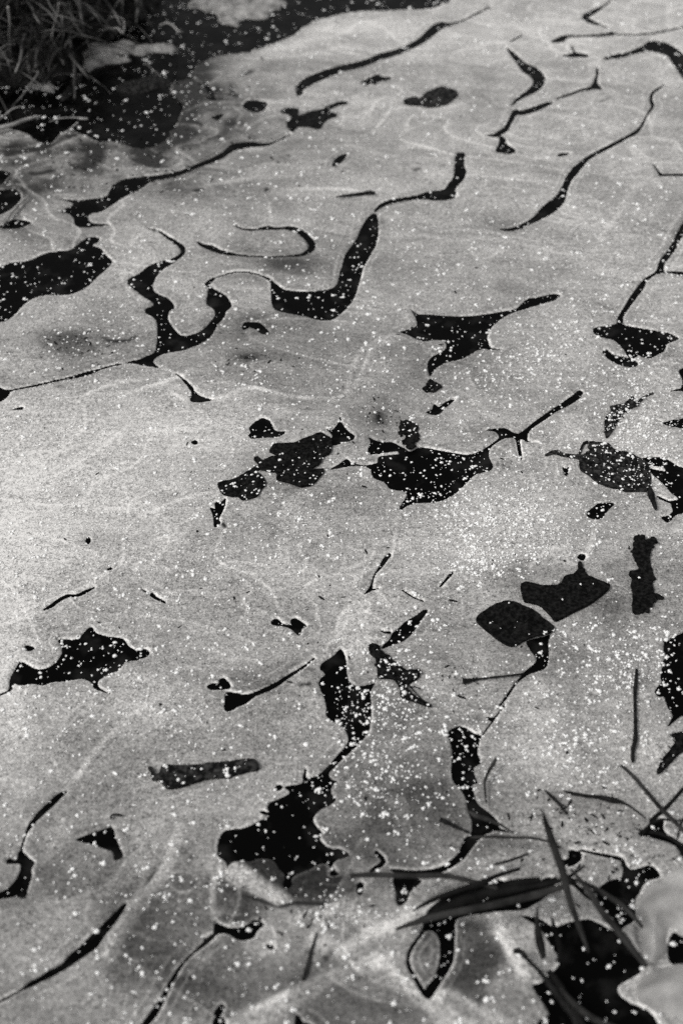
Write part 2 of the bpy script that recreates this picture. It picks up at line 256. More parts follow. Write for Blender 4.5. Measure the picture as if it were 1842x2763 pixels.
('black stump rising from the bottom edge near centre', ['p B6: 1060,1750 1080,1580 1100,1480 1150,1540 1210,1560 1280,1650 1290,1750']),
('tall ragged black channel curling down toward the grass blades, lower right', ['p C5: 970,540 1040,495 1110,500 1180,545 1240,570 1225,640 1215,720 1240,800 1180,850 1215,970 1175,985 1190,1080 1220,1150 1320,1230 1380,1290 1400,1350 1490,1385 1380,1375 1280,1405 1210,1470 1150,1540 1110,1600 1050,1650 927,1720 770,1755 577,1745 480,1700 700,1712 875,1690 980,1634 1060,1557 1110,1440 1160,1400 1170,1300 1150,1240 1130,1170 1110,1080 1070,1020 1010,950 995,860 1000,780 1000,700 985,620', 's C5: 1230,600,14 1290,520,12 1340,450,14 1450,300,8', 's C5: 1295,422,28 1352,430,34']),
('black wedge under the horizontal grass blade near the bottom', ['p C6: 295,180 420,195 370,250 350,300 310,315 300,250', 's C6: 130,215,34 128,260,24', 's C6: 205,60,14 240,105,20 180,150,14']),
('black hoof-shaped loop beneath the crossed grass blades at bottom', ['p C6: 600,380 585,460 578,580 550,640 510,700 465,770 430,745 450,710 490,660 515,560 510,480 480,440 430,430 460,340 560,260 700,215 792,190 912,230 1042,180 1062,240 932,330 800,345', 's C6: 500,330,12 440,430,12 370,530,14 360,600,16 400,680,16 435,740,26']),
('largest black pool behind the grass blades at the bottom right corner', ['p D6: 480,250 530,200 600,180 610,120 650,145 740,125 785,180 720,200 680,270 665,330 670,380 600,440 650,520 700,600 690,640 590,700 580,740 640,790 720,820 770,880 800,1000 190,1000 200,880 250,840 170,710 215,690 300,600 290,560 240,480 200,420 120,370 200,380 270,420 340,400 440,385 520,420 590,450 560,380 500,320']),
('black gap between two pale ice plates at the right edge, bottom', ['p D6: 850,450 896,470 1000,490 1000,620 896,600 840,600 820,520']),
('small black knot with a thin tail behind the tall grass blade', ['p D6: 350,50 400,60 400,100 340,130 300,100 340,90', 's D6: 400,50,10 520,75,16 600,95,18 610,125,18']),
('ragged black tangle at the right edge above the bottom grass', ['p D5: 1190,1400 1280,1320 1290,1280 1400,1280 1400,1360 1480,1450 1568,1480 1700,1600 1700,1640 1600,1640 1500,1500 1300,1430']),
('ragged black patch sprinkled with snow on the right edge', ['p D4: 1800,1080 1600,1100 1520,1130 1410,1190 1410,1290 1380,1490 1385,1530 1330,1601 1360,1650 1410,1655 1440,1741 1480,1811 1440,1901 1500,1855 1568,1811 1800,1780']),
]
# leaves, bark, pods: (name, category, material, label, blade outlines, stalk outlines, lift mm, serration)
LEAF = [
('leaf', 'leaf', 'leaf_grey', 'mottled oval leaf lying alone on the pale ice near the top', ['p C1: 590,855 690,825 720,840 780,795 830,770 900,745 980,760 1050,800 1010,850 960,885 900,905 800,915 700,900 640,900 600,885'], [], .8, .2),
('leaf', 'leaf', 'leaf', 'ragged dark leaf with a forked left end, at the end of the long crack', ['p B1: 960,950 1030,925 1110,935 1110,990 1200,960 1330,925 1370,945 1440,985 1380,1010 1330,1040 1290,1100 1180,1080 1100,1085 1060,1120 1010,1060 1060,1010 1030,980'], ['s B1: 1340,930,34 1400,905,26 1460,885,26 1520,880,18'], .8, .4),
('leaf', 'leaf', 'leaf', 'large torn brown-black leaf left of the central black patch', ['p B3: 870,1000 910,945 1000,940 1080,930 1180,890 1300,850 1350,870 1390,900 1390,1000 1330,1050 1290,1110 1220,1160 1330,1160 1300,1210 1240,1280 1180,1305 1110,1300 1020,1270 930,1240 930,1190 860,1160 790,1125 740,1080 770,1050 810,1085 880,1050 1000,1045 900,1025'], [], 1.2, .6),
('leaf', 'leaf', 'leaf', 'blocky snow-dusted leaf below and left of the large torn leaf', ['p B3: 435,1275 560,1240 640,1200 720,1165 790,1200 840,1270 800,1330 760,1385 640,1415 600,1385 540,1385 480,1370 450,1330'], ['s B3: 720,1160,24 800,1140,40 880,1170,26'], .9, .3),
('leaf', 'leaf', 'leaf', 'small upright serrated leaf standing on top of the central black patch', ['p C3: 560,750 600,740 670,760 715,795 705,850 730,880 700,920 680,970 640,985 590,950 570,900 565,850 545,800'], [], 1.0, 3.0),
('leaf', 'leaf', 'leaf', 'small diamond-shaped leaf between the winged patch and the black comma', ['p C3: 755,480 790,420 815,390 860,420 915,455 880,480 850,500 790,495'], [], .8, .4),
('leaf', 'leaf', 'leaf_grey', 'half leaf with a thin tail, right of centre among pale ice', ['p D3: 1190,580 1180,620 1080,660 1020,730 970,830 920,890 905,850 900,780 910,710 960,660 950,620 1060,600 1140,540 1160,590'], ['s D3: 1185,595,26 1230,548,14 1310,512,8'], .9, .5),
('leaf', 'leaf', 'leaf_grey', 'biggest leaf, grey-mottled and broad, with a long stalk pointing left', ['p D3: 685,1100 690,1060 720,1030 770,1000 770,925 840,930 930,945 1000,1005 1100,1020 1190,1060 1260,1100 1290,1200 1290,1290 1250,1340 1180,1340 1080,1345 1020,1320 920,1300 830,1260 760,1200 700,1160'], ['s D3: 400,1038,10 480,1012,28 560,1035,24 640,1045,26 700,1055,46', 's D3: 690,1020,16 725,938,18 765,930,14'], 1.2, .5),
('leaf', 'leaf', 'leaf', 'dark spade-shaped leaf lying under the curled leaf at lower right', ['p D4: -186,1020 -120,950 0,880 115,865 220,900 330,960 400,1020 480,1090 430,1140 300,1170 220,1200 150,1240 70,1235 -20,1175 -100,1110'], [], 1.0, .25),
('leaf', 'leaf', 'leaf', 'dark curled leaf with a short stalk at its top and a pointed right tip', ['p D4: 190,735 230,710 300,720 400,745 520,730 560,670 640,640 680,600 720,600 760,660 850,700 945,745 860,830 760,900 640,960 490,1030 440,980 350,900 280,880 220,860'], ['s D4: 698,620,60 695,580,38 692,545,36'], 2.2, .25),
('leaf', 'leaf', 'leaf', 'tall narrow serrated leaf standing upright at the right', ['p D4: 1175,310 1240,320 1255,350 1290,330 1330,320 1345,360 1300,420 1280,480 1290,560 1300,600 1315,680 1300,740 1320,800 1320,850 1300,900 1240,960 1160,975 1130,920 1140,830 1120,740 1130,670 1105,640 1120,610 1185,600 1165,520 1140,470 1140,380 1165,360'], ['s D4: 1300,820,50 1350,828,36 1400,842,10'], 1.6, 3.6),
('crumpled_leaf', 'leaf', 'leaf', 'crumpled shredded leaf with snow packed in it, lower centre', ['p C4: 300,1260 340,1240 400,1290 480,1360 560,1410 630,1460 650,1385 655,1450 725,1450 715,1510 650,1550 610,1580 650,1640 720,1690 830,1755 760,1740 650,1700 570,1670 550,1590 500,1520 380,1510 370,1430 350,1350 310,1320'], [], 2.0, 3.6),
('bark_strip', 'bark', 'leaf_grey', 'long horizontal strip of dark bark with frosty flecks at lower left', ['p B5: -20,850 100,850 280,840 340,825 500,815 620,800 750,802 780,870 700,890 520,940 330,960 200,1000 100,1030 0,1030 -60,960 -50,880'], ['s B5: -150,865,20 -120,880,34 -110,950,34 -60,930,40'], 2.0, .6),
('leaf', 'leaf', 'leaf', 'narrow black willow leaf slanting down at the right edge', ['p D5: 1420,590 1568,560 1700,545 1700,640 1540,740 1450,830 1340,925 1380,800 1460,700 1500,610'], [], 1.5, 1.2),
]
# twigs: (name, cat, label, material, [line specs], lift above the ice in m)
TWIG = [
('twig', 'twig', 'thin straight twig with a knob at its left end, near the black tail', 'twig', 's C5: 1095,120,52 1150,112,34 1200,104,20 1400,80,18 1568,62,16 1610,52,16', .0015),
('twig', 'twig', 'upright straight stick frozen in the ice at the right', 'twig', 's D5: 1175,20,34 1160,200,34 1160,350,30 1165,500,38 1160,620,44 1142,700,40 1140,800,32', .002),
('twig', 'twig', 'short straight stick on bare ice left of the boot-shaped crack', 'twig', 's C2: 20,252,10 100,244,24 200,232,32 300,218,38 350,222,34', .0015),
('twig', 'twig', 'bowed dark twig running right toward the grass tangle', 'twig', 's D5: 560,1050,12 640,1070,30 760,1090,30 860,1100,44 950,1120,54 1040,1140,36 1120,1180,18 1250,1280,14', .002),
('twig', 'twig', 'short broken twig left of the bowed twig', 'twig', 's D5: 400,1045,12 460,1100,32 520,1160,28 580,1245,20', .002),
('twig', 'twig', 'short dark twig poking left out of the tall ragged channel', 'twig', 's C5: 900,1290,42 980,1325,42 1060,1362,30 1140,1398,22', .003),
('twig', 'twig', 'tiny hooked twig above the black flag shape', 'twig', 's A5: 940,1280,18 950,1250,20 1000,1248,22 1035,1255,14', .0015),
('seed_pod', 'seed pod', 'fat black seed pod standing between the biggest leaf and the right edge', 'twig', 's D3: 1285,1305,30 1295,1360,64 1310,1410,50 1325,1450,40 1335,1485,26', .002),
('twig', 'twig', 'thin hair-like twig lying over the right end of the biggest leaf', 'twig', 's D3: 1195,1205,12 1215,1270,16 1255,1340,14', .004),
('twig', 'twig', 'thick blunt-ended black twig rising from the bottom right pool', 'twig', 's D6: 75,545,26 110,545,30 150,590,24 200,640,26 240,690,34 300,770,40 360,850,40 400,940,36', .012),
('twig', 'twig', 'black stem sliding over the hoof-shaped loop at the bottom', 'twig', 's C6: 520,300,14 460,350,14 430,440,12 400,490,12', .006),
]
# grass blades standing above the ice: (label, material, line, heights at start / middle / end)
BLADE = [
('tall grey grass blade standing up from the tangle, pointed at its top', 'blade', 's D5: 375,1200,8 400,1300,44 440,1420,66 490,1568,66 545,1720,70 610,1980,56 690,2200,46 770,2420,20', (.10, .06, .02)),
('long thin grass blade slanting down to the right from mid ice', 'blade', 's D5: 1040,830,24 1150,930,34 1280,1080,38 1400,1220,40 1568,1380,36 1680,1500,30', (.015, .03, .04)),
('grass blade rising to the right edge across the slanting blade', 'blade_dark', 's D5: 1700,900,30 1568,1030,34 1480,1130,36 1400,1210,40 1290,1300,34', (.05, .035, .02)),
('wide grass blade slanting down over the largest black pool', 'blade', 's D6: 350,145,8 390,190,20 440,255,28 500,350,34 560,420,36 640,520,34 720,620,24', (.05, .04, .02)),
('horizontal grey grass blade with a blunt left tip near the bottom', 'blade', 's C6: 80,178,20 180,174,26 300,178,26 420,180,26 550,180,26 700,215,24 792,240,20', (.02, .025, .03)),
('lowest broad grass blade running right over the black loop', 'blade', 's C6: 300,438,14 380,410,26 500,375,34 620,350,34 760,322,34 900,290,36 1010,262,36 1130,225,26', (.015, .03, .04)),
('upper grass blade of the crossed pair, sloping up to the right', 'blade_dark', 's C6: 380,350,8 450,310,20 560,262,24 700,215,26 800,175,22 900,145,18', (.015, .03, .04)),
('short spear-like grass blade standing beside the largest black pool', 'blade', 's D6: 192,330,8 190,400,22 195,460,40 208,520,42 222,580,22', (.05, .03, .01)),
('faint grass blade hanging down inside the largest black pool', 'blade_dark', 's D6: 245,640,30 290,700,34 340,780,32 400,880,32 430,960,26', (.01, .015, .02)),
('short grey grass blade crossing the foot of the tall ragged channel', 'blade', 's C5: 1140,1220,16 1200,1255,42 1300,1290,38 1400,1330,26 1520,1400,12', (.012, .016, .012)),
('thin grass blade running level from the channel to the tall blade', 'blade', 's C5: 1150,1440,20 1350,1436,26 1500,1442,24 1700,1450,24 1900,1500,14', (.012, .02, .03)),
('fine dark stalk crossing the upper part of the bottom right pool', 'blade_dark', 's D6: 300,190,10 400,240,12 480,262,14 560,285,14 660,315,8', (.03, .03, .02)),
('fine pale grass blade pointing up right between two cracks', 'blade', 's C5: 1372,770,20 1350,820,34 1310,880,28 1275,980,20 1290,1150,14', (.01, .008, .004)),
('thin grass stalk tilted over pale ice beside the tall blade', 'blade_dark', 's D6: -20,125,10 60,105,14 150,72,10', (.01, .012, .015)),
('dark curved stalk rising along the right side of the tangle', 'blade_dark', 's D5: 1510,1500,12 1530,1400,18 1560,1300,20 1620,1200,12', (.01, .03, .05)),
('dark grass blade leaning across the small black knot', 'blade_dark', 's D6: 310,150,8 330,180,22 370,220,22 420,270,18 450,300,8', (.03, .03, .02)),
('broad black sedge leaf under the lowest broad blade, pointing left', 'blade_dark', 's C6: 330,425,10 420,395,30 520,350,44 640,290,52 760,245,48 880,215,40 1000,200,30', (.008, .02, .03)),
('black sedge leaf arching above the black loop toward the tall blade', 'blade_dark', 's C6: 560,330,12 640,290,36 740,262,44 850,250,40 960,232,34 1080,190,18', (.012, .028, .035)),
('thin dark sedge crossing the tall blade near its foot', 'blade_dark', 's D6: 60,260,12 160,235,22 260,215,24 350,180,18 420,130,10', (.03, .04, .045)),
('dark broken sedge sticking up inside the bottom right pool', 'blade_dark', 's D6: 290,600,16 300,540,24 290,480,26 270,420,20 262,380,8', (.005, .02, .04)),
('grey sedge lying from the tall blade toward the pale lump at right', 'blade', 's D6: 330,190,10 420,215,20 520,270,24 620,340,24 700,430,16', (.025, .03, .02)),
('grey blade curving along the bottom edge of the frame', 'blade', 's D6: 300,720,14 360,790,26 430,850,30 520,900,30 620,930,24', (.02, .03, .03)),
('dark shredded sedge at the right edge above the tangle', 'blade_dark', 's D5: 1150,1360,10 1240,1390,22 1340,1400,30 1450,1440,30 1568,1510,26', (.01, .02, .02)),
('dark short sedge crossing the tangle at the right edge', 'blade_dark', 's D5: 1210,1440,16 1290,1330,26 1380,1290,24 1500,1300,20 1620,1290,14', (.015, .03, .03)),
('slim blade lying low beside the spoon patch, nearly buried in ice', 'blade', 's B6: 1270,800,10 1230,920,26 1190,1080,38 1150,1200,24', (.0015, .0015, .0015)),
]
# pale ridges and bands in the cloudy ice: (line in photo view, width, gain); each also stands a little proud
RIDGE = [
('s A3: 560,540,1 700,525,1 780,490,1 940,430,1 1050,400,1 1150,392,1 1270,410,1', 14, .25), ('s A3: 1100,520,1 1250,450,1 1450,390,1 1560,340,1 1700,270,1', 12, .28),
('s A3: 1030,250,1 1200,268,1 1400,295,1 1500,350,1 1560,400,1', 12, .16), ('s B3: 380,550,1 500,535,1 620,480,1 750,458,1 870,490,1 1000,525,1 1150,545,1 1400,545,1 1568,500,1', 14, .30),
('s B3: 0,480,1 100,530,1 200,565,1', 12, .2), ('s A3: 900,880,1 1100,850,1 1400,820,1 1568,800,1 1700,760,1', 60, .12),
('s A3: 1200,1568,1 1350,1480,1 1568,1390,1 1750,1350,1 1900,1370,1', 26, .16), ('s A4: 0,1060,1 150,1010,1 400,910,1', 16, .3), ('s A4: 0,920,1 140,935,1 300,900,1 500,820,1 700,740,1 900,620,1 1000,560,1 1080,400,1', 18, .22),
('s A4: 1000,600,1 1050,480,1 1060,300,1 1120,180,1 1300,90,1 1568,0,1', 22, .12), ('s A4: 140,920,1 130,970,1', 12, .2),
('s A5: 1100,430,1 950,560,1 820,700,1 680,890,1 560,1060,1', 55, .26), ('s A5: 1568,80,1 1200,350,1 1100,430,1', 50, .10),
('s B6: 500,560,1 400,640,1 390,420,1 430,300,1 500,220,1', 60, .30), ('s A6: 1500,80,1 1200,440,1 1020,700,1 880,980,1 850,1030,1', 70, .33), ('s A6: 560,1130,1 880,960,1', 60, .12),
('s B6: 540,210,1 700,330,1 900,430,1 1060,530,1', 190, .04), ('s B6: 650,1470,1 900,1380,1 1100,1260,1', 70, .38), ('s B6: 1100,560,1 1060,700,1 1300,600,1 1568,800,1', 70, .2),
('s B6: 1560,480,1 1330,650,1 1290,760,1', 50, .18), ('s C6: 0,600,1 100,500,1 250,430,1 380,370,1 480,300,1', 60, .39), ('s C6: 150,530,1 300,650,1 420,760,1', 60, .27), ('s C6: 450,800,1 480,780,1 560,740,1 720,830,1 850,896,1', 40, .38),
('s C6: 720,430,1 800,470,1 870,560,1', 36, .2), ('s C6: 430,300,1 520,230,1 620,200,1', 26, .18),
('s D6: 0,330,1 40,500,1 120,640,1 170,700,1', 50, .33), ('s D6: 700,380,1 690,300,1 740,210,1 800,190,1', 30, .14), ('s D6: 770,350,1 800,480,1 780,600,1', 30, -.12),
('s B2: 980,190,1 1200,180,1 1568,190,1 1700,230,1 1850,160,1', 16, .18), ('s B2: 0,400,1 300,180,1 600,110,1 900,60,1', 14, .14), ('s C1: 540,1290,1 560,1260,1 800,1250,1 980,1300,1', 12, .14),
('s C1: 540,1290,1 540,1400,1 660,1440,1', 12, .10), ('s B2: 870,280,1 865,340,1 885,420,1 870,480,1', 12, .15), ('s B2: 370,985,1 420,935,1 520,893,1 640,878,1 760,900,1 850,950,1 880,1040,1 885,1150,1', 14, .2),
('s F: 930,770,1 860,800,1 830,860,1 800,910,1', 12, .15), ('s C2: 560,1400,1 350,1480,1 200,1568,1', 30, .12), ('s C3: 400,60,1 200,200,1 100,500,1 -40,580,1', 40, .12),
('s C4: 570,80,1 520,300,1 500,470,1 430,520,1', 14, .12), ('s C4: 200,820,1 80,960,1 30,1080,1 40,1200,1', 16, .16), ('s C4: 200,830,1 260,920,1 380,1000,1 420,1100,1', 14, .16), ('s C4: 350,740,1 420,830,1 480,900,1', 24, .12),
('s D4: 270,640,1 290,540,1 400,440,1 560,370,1 650,400,1', 20, .2), ('s D3: 330,980,1 250,960,1 200,880,1', 14, .10), ('s D4: 380,960,1 830,170,1 800,400,1 770,500,1', 14, .05),
('s D2: 1568,100,1 1200,150,1 1000,420,1 850,640,1 700,800,1', 60, .12), ('s D2: 800,1130,1 1020,1240,1', 8, -.14), ('s D2: 1560,1310,1 1200,1300,1', 40, .12),
('s F: 410,870,1 300,900,1 180,905,1', 10, .14), ('s A2: 1060,970,1 1090,1040,1 1200,1120,1 1280,1150,1', 12, .10), ('s F: 300,1240,1 300,1160,1 380,1120,1 470,1140,1', 10, .10),
('s F: 1000,60,1 800,60,1 650,110,1 560,130,1', 36, .16), ('s F: 1500,200,1 1560,190,1', 40, .1), ('s F: 0,430,1 120,400,1 260,340,1 330,330,1', 40, .1),
('s F: 1380,1200,1 1350,1260,1 1345,1300,1', 14, .14), ('s D4: 1560,60,1 1460,200,1 1400,330,1', 16, -.10),
('s F: 1050,1310,1 1020,1330,1 980,1380,1', 8, -.08), ('s A2: 830,1420,1 950,1470,1 1100,1460,1 1190,1390,1', 10, -.22), ('s A2: 230,60,1 340,60,1 500,20,1', 26, -.3), ('s B2: 820,200,1 870,180,1', 14, -.3),
('s B2: 220,210,1 330,185,1', 16, -.35), ('s C1: 660,1445,1 750,1425,1', 12, -.3), ('s C1: 880,1410,1 970,1390,1', 12, -.2), ('s B5: 1130,40,1 1200,15,1 1270,40,1', 26, -.3), ('s B5: 1100,150,1 1180,145,1 1240,130,1', 16, -.4),
('s B6: 640,470,1 800,520,1 940,575,1 1080,545,1 1300,550,1 1420,520,1', 30, -.42), ('s B6: 1320,560,1 1310,640,1', 20, -.45), ('s B6: 1310,1040,1 1420,940,1', 70, -.35), ('s A6: 1200,430,1 1350,230,1', 14, -.3),
('s D1: 760,900,1 880,850,1 990,800,1', 14, -.2), ('s B4: 460,180,1 510,240,1', 8, -.4), ('s B1: 610,640,1 700,615,1 750,590,1', 22, -.35), ('s B1: 540,720,1 560,800,1 620,820,1', 36, -.25), ('s B1: 220,1010,1 320,1090,1', 30, -.25),
]
# broad lighter / darker zones of the cloudy ice (photo view coords): x, y, rx, ry, angle, gain
ZONE = [
(0,1250,120,420,0,.40),(300,1020,260,110,-6,.12),(250,1250,200,160,0,.10),(330,960,220,60,-8,.16),(150,1100,200,160,0,.10),(480,1010,160,40,-10,.14),(1150,1230,200,110,0,.22),(1050,1080,80,60,0,-.05),  # first entry paints a light leak's glow into the ice tone at the left edge
(560,260,150,110,0,-.10),(430,330,160,60,-20,-.14),(260,370,140,60,-20,-.10),(500,200,60,60,0,-.12),(400,190,60,90,0,-.55),(330,330,160,30,-5,-.25),(120,340,120,30,0,-.25),(450,140,110,40,-20,-.35),
(480,440,160,40,-18,-.10),(220,540,90,40,0,-.12),(330,600,90,40,-20,.08),(150,760,130,70,0,-.10),(150,790,60,30,0,-.25),(60,620,60,40,0,0),
(620,820,120,50,0,-.16),(570,820,30,10,0,-.4),(610,620,120,30,0,-.14),(560,600,60,60,0,-.05),(650,600,60,24,0,-.18),(800,640,60,80,0,.04),
(860,950,60,60,0,-.18),(840,930,40,18,0,.18),(870,960,14,16,0,-.35),(920,800,120,60,0,-.08),(1150,560,160,140,0,-.02),(1330,560,120,120,0,.06),
(1270,430,80,80,0,-.04),(1450,620,80,80,0,.08),(1000,100,300,80,0,.08),(1300,60,300,80,0,.12),(1400,300,200,100,0,.06),(800,380,120,60,0,-.08),
(1300,760,60,80,0,.10),(1180,870,120,40,0,.08),(1060,860,120,40,0,-.10),(1100,1010,60,20,0,-.12),(1150,1060,30,40,0,-.14),(640,1190,80,40,0,-.15),(650,1120,60,20,0,-.16),
(760,1140,80,30,0,-.10),(540,1330,200,90,0,-.03),(700,1350,130,60,0,.10),(530,1440,110,60,0,-.06),(600,1530,90,30,-25,-.18),(660,1610,100,60,0,-.18),(620,1650,70,60,0,-.06),
(820,1430,60,70,0,.10),(1010,1420,80,60,0,-.10),(1020,1520,50,30,0,-.20),(960,1560,60,30,0,.12),(1180,1320,80,30,0,-.25),(1280,1320,40,30,0,-.06),(1380,1400,60,50,0,-.22),(1230,1540,110,40,0,-.12),(1370,1540,50,40,0,-.04),
(1180,1490,60,60,0,-.1),(900,1640,70,70,0,-.30),(930,1750,140,90,0,-.34),(900,1890,140,60,0,-.36),(860,1960,120,50,0,-.22),(960,1890,60,60,0,.12),(1010,1840,60,40,0,-.10),(1240,1690,60,60,0,.15),(1280,1760,120,60,0,.08),
(1220,1600,60,50,0,.10),(1350,1680,50,80,0,-.14),(1120,1860,60,60,0,-.2),(1180,1820,60,40,0,-.12),(1300,1850,90,50,0,-.18),(1400,1880,110,50,0,.02),(1490,1760,70,120,0,.12),(1300,1940,110,40,0,-.16),(1520,2050,60,160,0,.02),
(130,1500,60,30,0,-.05),(260,1610,120,90,0,.12),(100,1610,140,30,-20,-.10),(60,1700,90,50,0,-.04),(180,1690,90,40,-40,-.2),(230,1800,110,70,-40,-.22),(100,1780,60,200,20,.04),(30,1650,40,200,0,.18),
(150,1980,160,60,-40,-.28),(100,2060,140,100,0,-.26),(300,2100,90,120,0,-.32),(420,2060,60,50,0,-.12),(330,1980,90,90,0,-.05),(450,1880,90,60,0,-.02),(500,2030,60,30,0,-.28),(560,2040,80,40,0,-.25),(560,1920,60,30,0,-.1),
(720,1990,60,50,0,-.42),(600,1990,50,30,30,-.38),(650,2200,120,90,0,-.18),(500,2200,90,110,0,-.24),(620,2170,60,50,0,.15),(760,2200,60,120,0,-.22),(560,2290,140,50,0,-.14),(380,2280,60,90,0,-.25),(150,2290,200,80,0,-.22),(30,2200,100,120,0,-.12),
(860,2040,110,50,0,-.26),(800,2260,120,90,0,-.24),(960,2200,50,80,0,-.1),(1080,2220,100,110,0,-.40),(1010,2150,30,60,0,-.1),(1130,2100,80,60,0,-.10),(1180,2300,120,60,0,-.25),(1000,2330,120,30,0,-.2),(900,2320,90,30,0,-.25),(1060,2010,70,30,-15,.05),
(1260,2060,60,30,0,-.1),(1500,2300,60,60,0,.06),(1540,2140,40,60,0,.14),(1250,1980,80,40,0,-.2),(750,2100,90,40,0,.0),
(150,300,260,60,-10,-.05),(40,400,80,60,0,-.30),(60,420,40,30,0,-.2),(60,540,40,20,0,-.2),(600,160,40,10,-20,-.1),(320,1020,120,50,0,-.06),(1420,1140,60,30,0,-.16),(1490,1100,80,60,0,.12),(1320,1000,120,60,0,.04),(1430,810,70,30,-20,-.08),
(560,740,60,30,0,-.2),(480,740,40,20,0,-.12),(700,460,120,40,0,-.04),(900,1500,30,60,0,-.05),(360,690,60,30,0,0),
]
# plates of ice that froze at different times: outline, gain of cloudiness, softness of the joint (mm)
PLATE = [
('p B6: 590,190 700,180 900,170 960,250 1000,310 1050,340 1060,480 1000,440 850,370 700,250', -.30, 2), ('p B6: 1060,340 1200,260 1330,210 1390,300 1568,290 1620,400 1500,500 1300,540 1060,520', -.26, 2),
('p B6: 530,220 600,190 700,250 850,370 1010,460 1080,520 940,570 860,530 700,440 640,420 500,330', .34, 1.0), ('p F: 760,2085 890,2150 1000,2040 980,2025 880,2105 790,2060', .22, 1), ('p F: 730,2140 870,2210 1000,2285 1100,2370 1030,2370 940,2290 700,2170', .26, 1), ('p F: 470,2370 600,2300 760,2225 900,2185 895,2208 770,2262 570,2370', .24, 1), ('p F: 1090,2055 1130,2075 1180,2160 1215,2230 1180,2235 1130,2130', .24, 1), ('p F: 405,1890 425,1900 390,2010 300,2130 262,2215 240,2205 290,2100 370,1990', .22, 1), ('p B6: 460,340 640,420 800,500 850,560 760,680 640,735 520,735 430,680 420,560', -.28, 2),
('p A6: 1350,190 1568,60 1700,200 1800,500 1780,690 1568,1000 1480,1180 1300,1300 1050,1300 900,1050 920,930 1080,640 1200,440', -.20, 3), ('p C6: 600,400 700,400 780,460 840,540 800,620 750,700 700,800 540,730 570,640 585,500', -.34, 1.5),
('p C6: 0,590 150,590 300,680 400,760 440,896 440,1000 -100,1000 -200,700', -.2, 3), ('p C6: 440,440 500,480 515,560 480,660 430,700 370,620 365,540', -.22, 1),
('p F: 690,1900 730,1860 780,1850 850,1800 1000,1790 1060,1880 1060,1950 1000,1990 900,2000 790,1970', -.18, 5), ('p D6: 700,240 790,190 900,120 1100,100 1100,470 900,465 830,430 820,560 770,600 700,540 670,400 665,300', .08, 1),
('p D6: 770,200 900,150 1100,100 1100,480 890,465 830,420 790,300', .06, 3), ('p D6: 600,440 670,400 700,540 770,600 740,610 650,520', -.3, 1), ('p D6: 650,700 800,600 1100,600 1100,960 870,860 780,820 690,790', .16, 1),
('p A3: -200,0 1300,0 1310,150 1060,240 600,360 300,430 100,470 0,440 -200,400', -.13, 3), ('p A2: 850,620 1000,500 1200,500 1400,580 1540,690 1400,790 1200,870 1050,960 900,740', .10, 2),
('p D4: 280,640 300,540 400,440 560,370 650,400 670,560 600,640 520,710 400,740 300,700', .10, 1), ('p B5: 530,20 1100,-50 900,110 720,200 600,190 530,90', -.18, 3), ('p B6: 0,1290 60,1170 220,980 400,830 560,850 700,900 900,1000 1100,1000 1180,1200 1000,1300 700,1440 480,1568 -100,1568', -.14, 3),
('p C6: 370,330 440,240 540,195 640,205 560,262 450,320', -.22, 1), ('p D5: 400,1060 560,1050 760,1090 950,1130 1120,1200 1220,1330 1100,1420 850,1380 650,1300 560,1240 500,1140', -.12, 2), ('p C5: 1220,1470 1350,1390 1568,1400 1700,1500 1500,1560 1200,1600 1130,1560', -.14, 2),
('p A4: -200,1080 0,1060 150,1010 400,910 600,860 800,800 700,1000 500,1160 300,1230 -200,1300', -.06, 3), ('p D3: 1240,-300 1568,-300 1700,600 1300,800 950,900 1160,600', .06, 6), ('p C4: 60,1000 200,830 330,760 560,760 760,850 700,930 560,1050 470,1150 420,1090 300,1240 110,1300 30,1180', .10, 2),
('p B4: -100,60 100,40 300,0 380,100 200,300 -20,400', .10, 4), ('p A2: 380,1330 700,1300 1000,1420 800,1568 500,1568 300,1450', -.10, 4), ('p B2: 700,1200 1300,1260 1200,1380 900,1420 620,1400', -.10, 4), ('p B2: 880,800 1200,790 1450,850 1420,1000 1100,1040 950,960', -.12, 3),
]
# snow: x, y, sx, sy, extra density
SNOW = [(1150,1200,120,70,9),(1120,1285,60,22,14),(1040,1170,60,40,3),(1481,983,60,70,5),(1440,1010,60,60,3),(870,1800,80,60,5.5),(830,1700,60,70,3),(900,1630,70,40,6),(450,1330,50,50,2.0),
(1490,1520,45,40,8),(1450,1560,50,50,4),(350,1600,110,70,2.2),(430,1660,60,40,2),(100,1640,80,40,1.5),(990,1600,60,40,2),(1130,1790,14,10,14),(1060,1690,50,60,2.4),(1400,1690,60,60,4),(1320,1680,60,40,3),(1270,1760,80,40,3),
(870,1880,40,30,3),(900,1520,40,50,4),(1300,1450,90,50,2.2),(1360,1560,60,40,2.5),(800,1590,30,70,4),(1250,880,60,50,1.5),(1300,780,90,60,1.8),(1180,820,60,60,1.5),(1000,950,80,60,1),(600,1080,100,40,1.0),(940,1060,120,50,1),
(700,1200,60,40,1.4),(640,1230,60,40,1),(1450,860,60,40,2),(700,2060,60,30,2.5),(370,2060,30,20,5),(830,2110,60,25,4.5),(700,1150,60,40,.8),(280,820,100,60,.6),(160,780,80,60,.8),(480,1800,90,60,.8),(1170,1640,60,40,2),(1380,1490,60,50,3),(1030,1330,60,40,2),(1420,2010,60,60,1),(940,1460,50,60,2),(1150,1425,60,40,-6),(1270,1365,80,45,-6),(1440,1330,40,80,-3),(640,1050,70,50,-.5),(950,1070,80,40,-1.2),(820,1600,60,80,-2),(650,1880,110,80,-.6)]

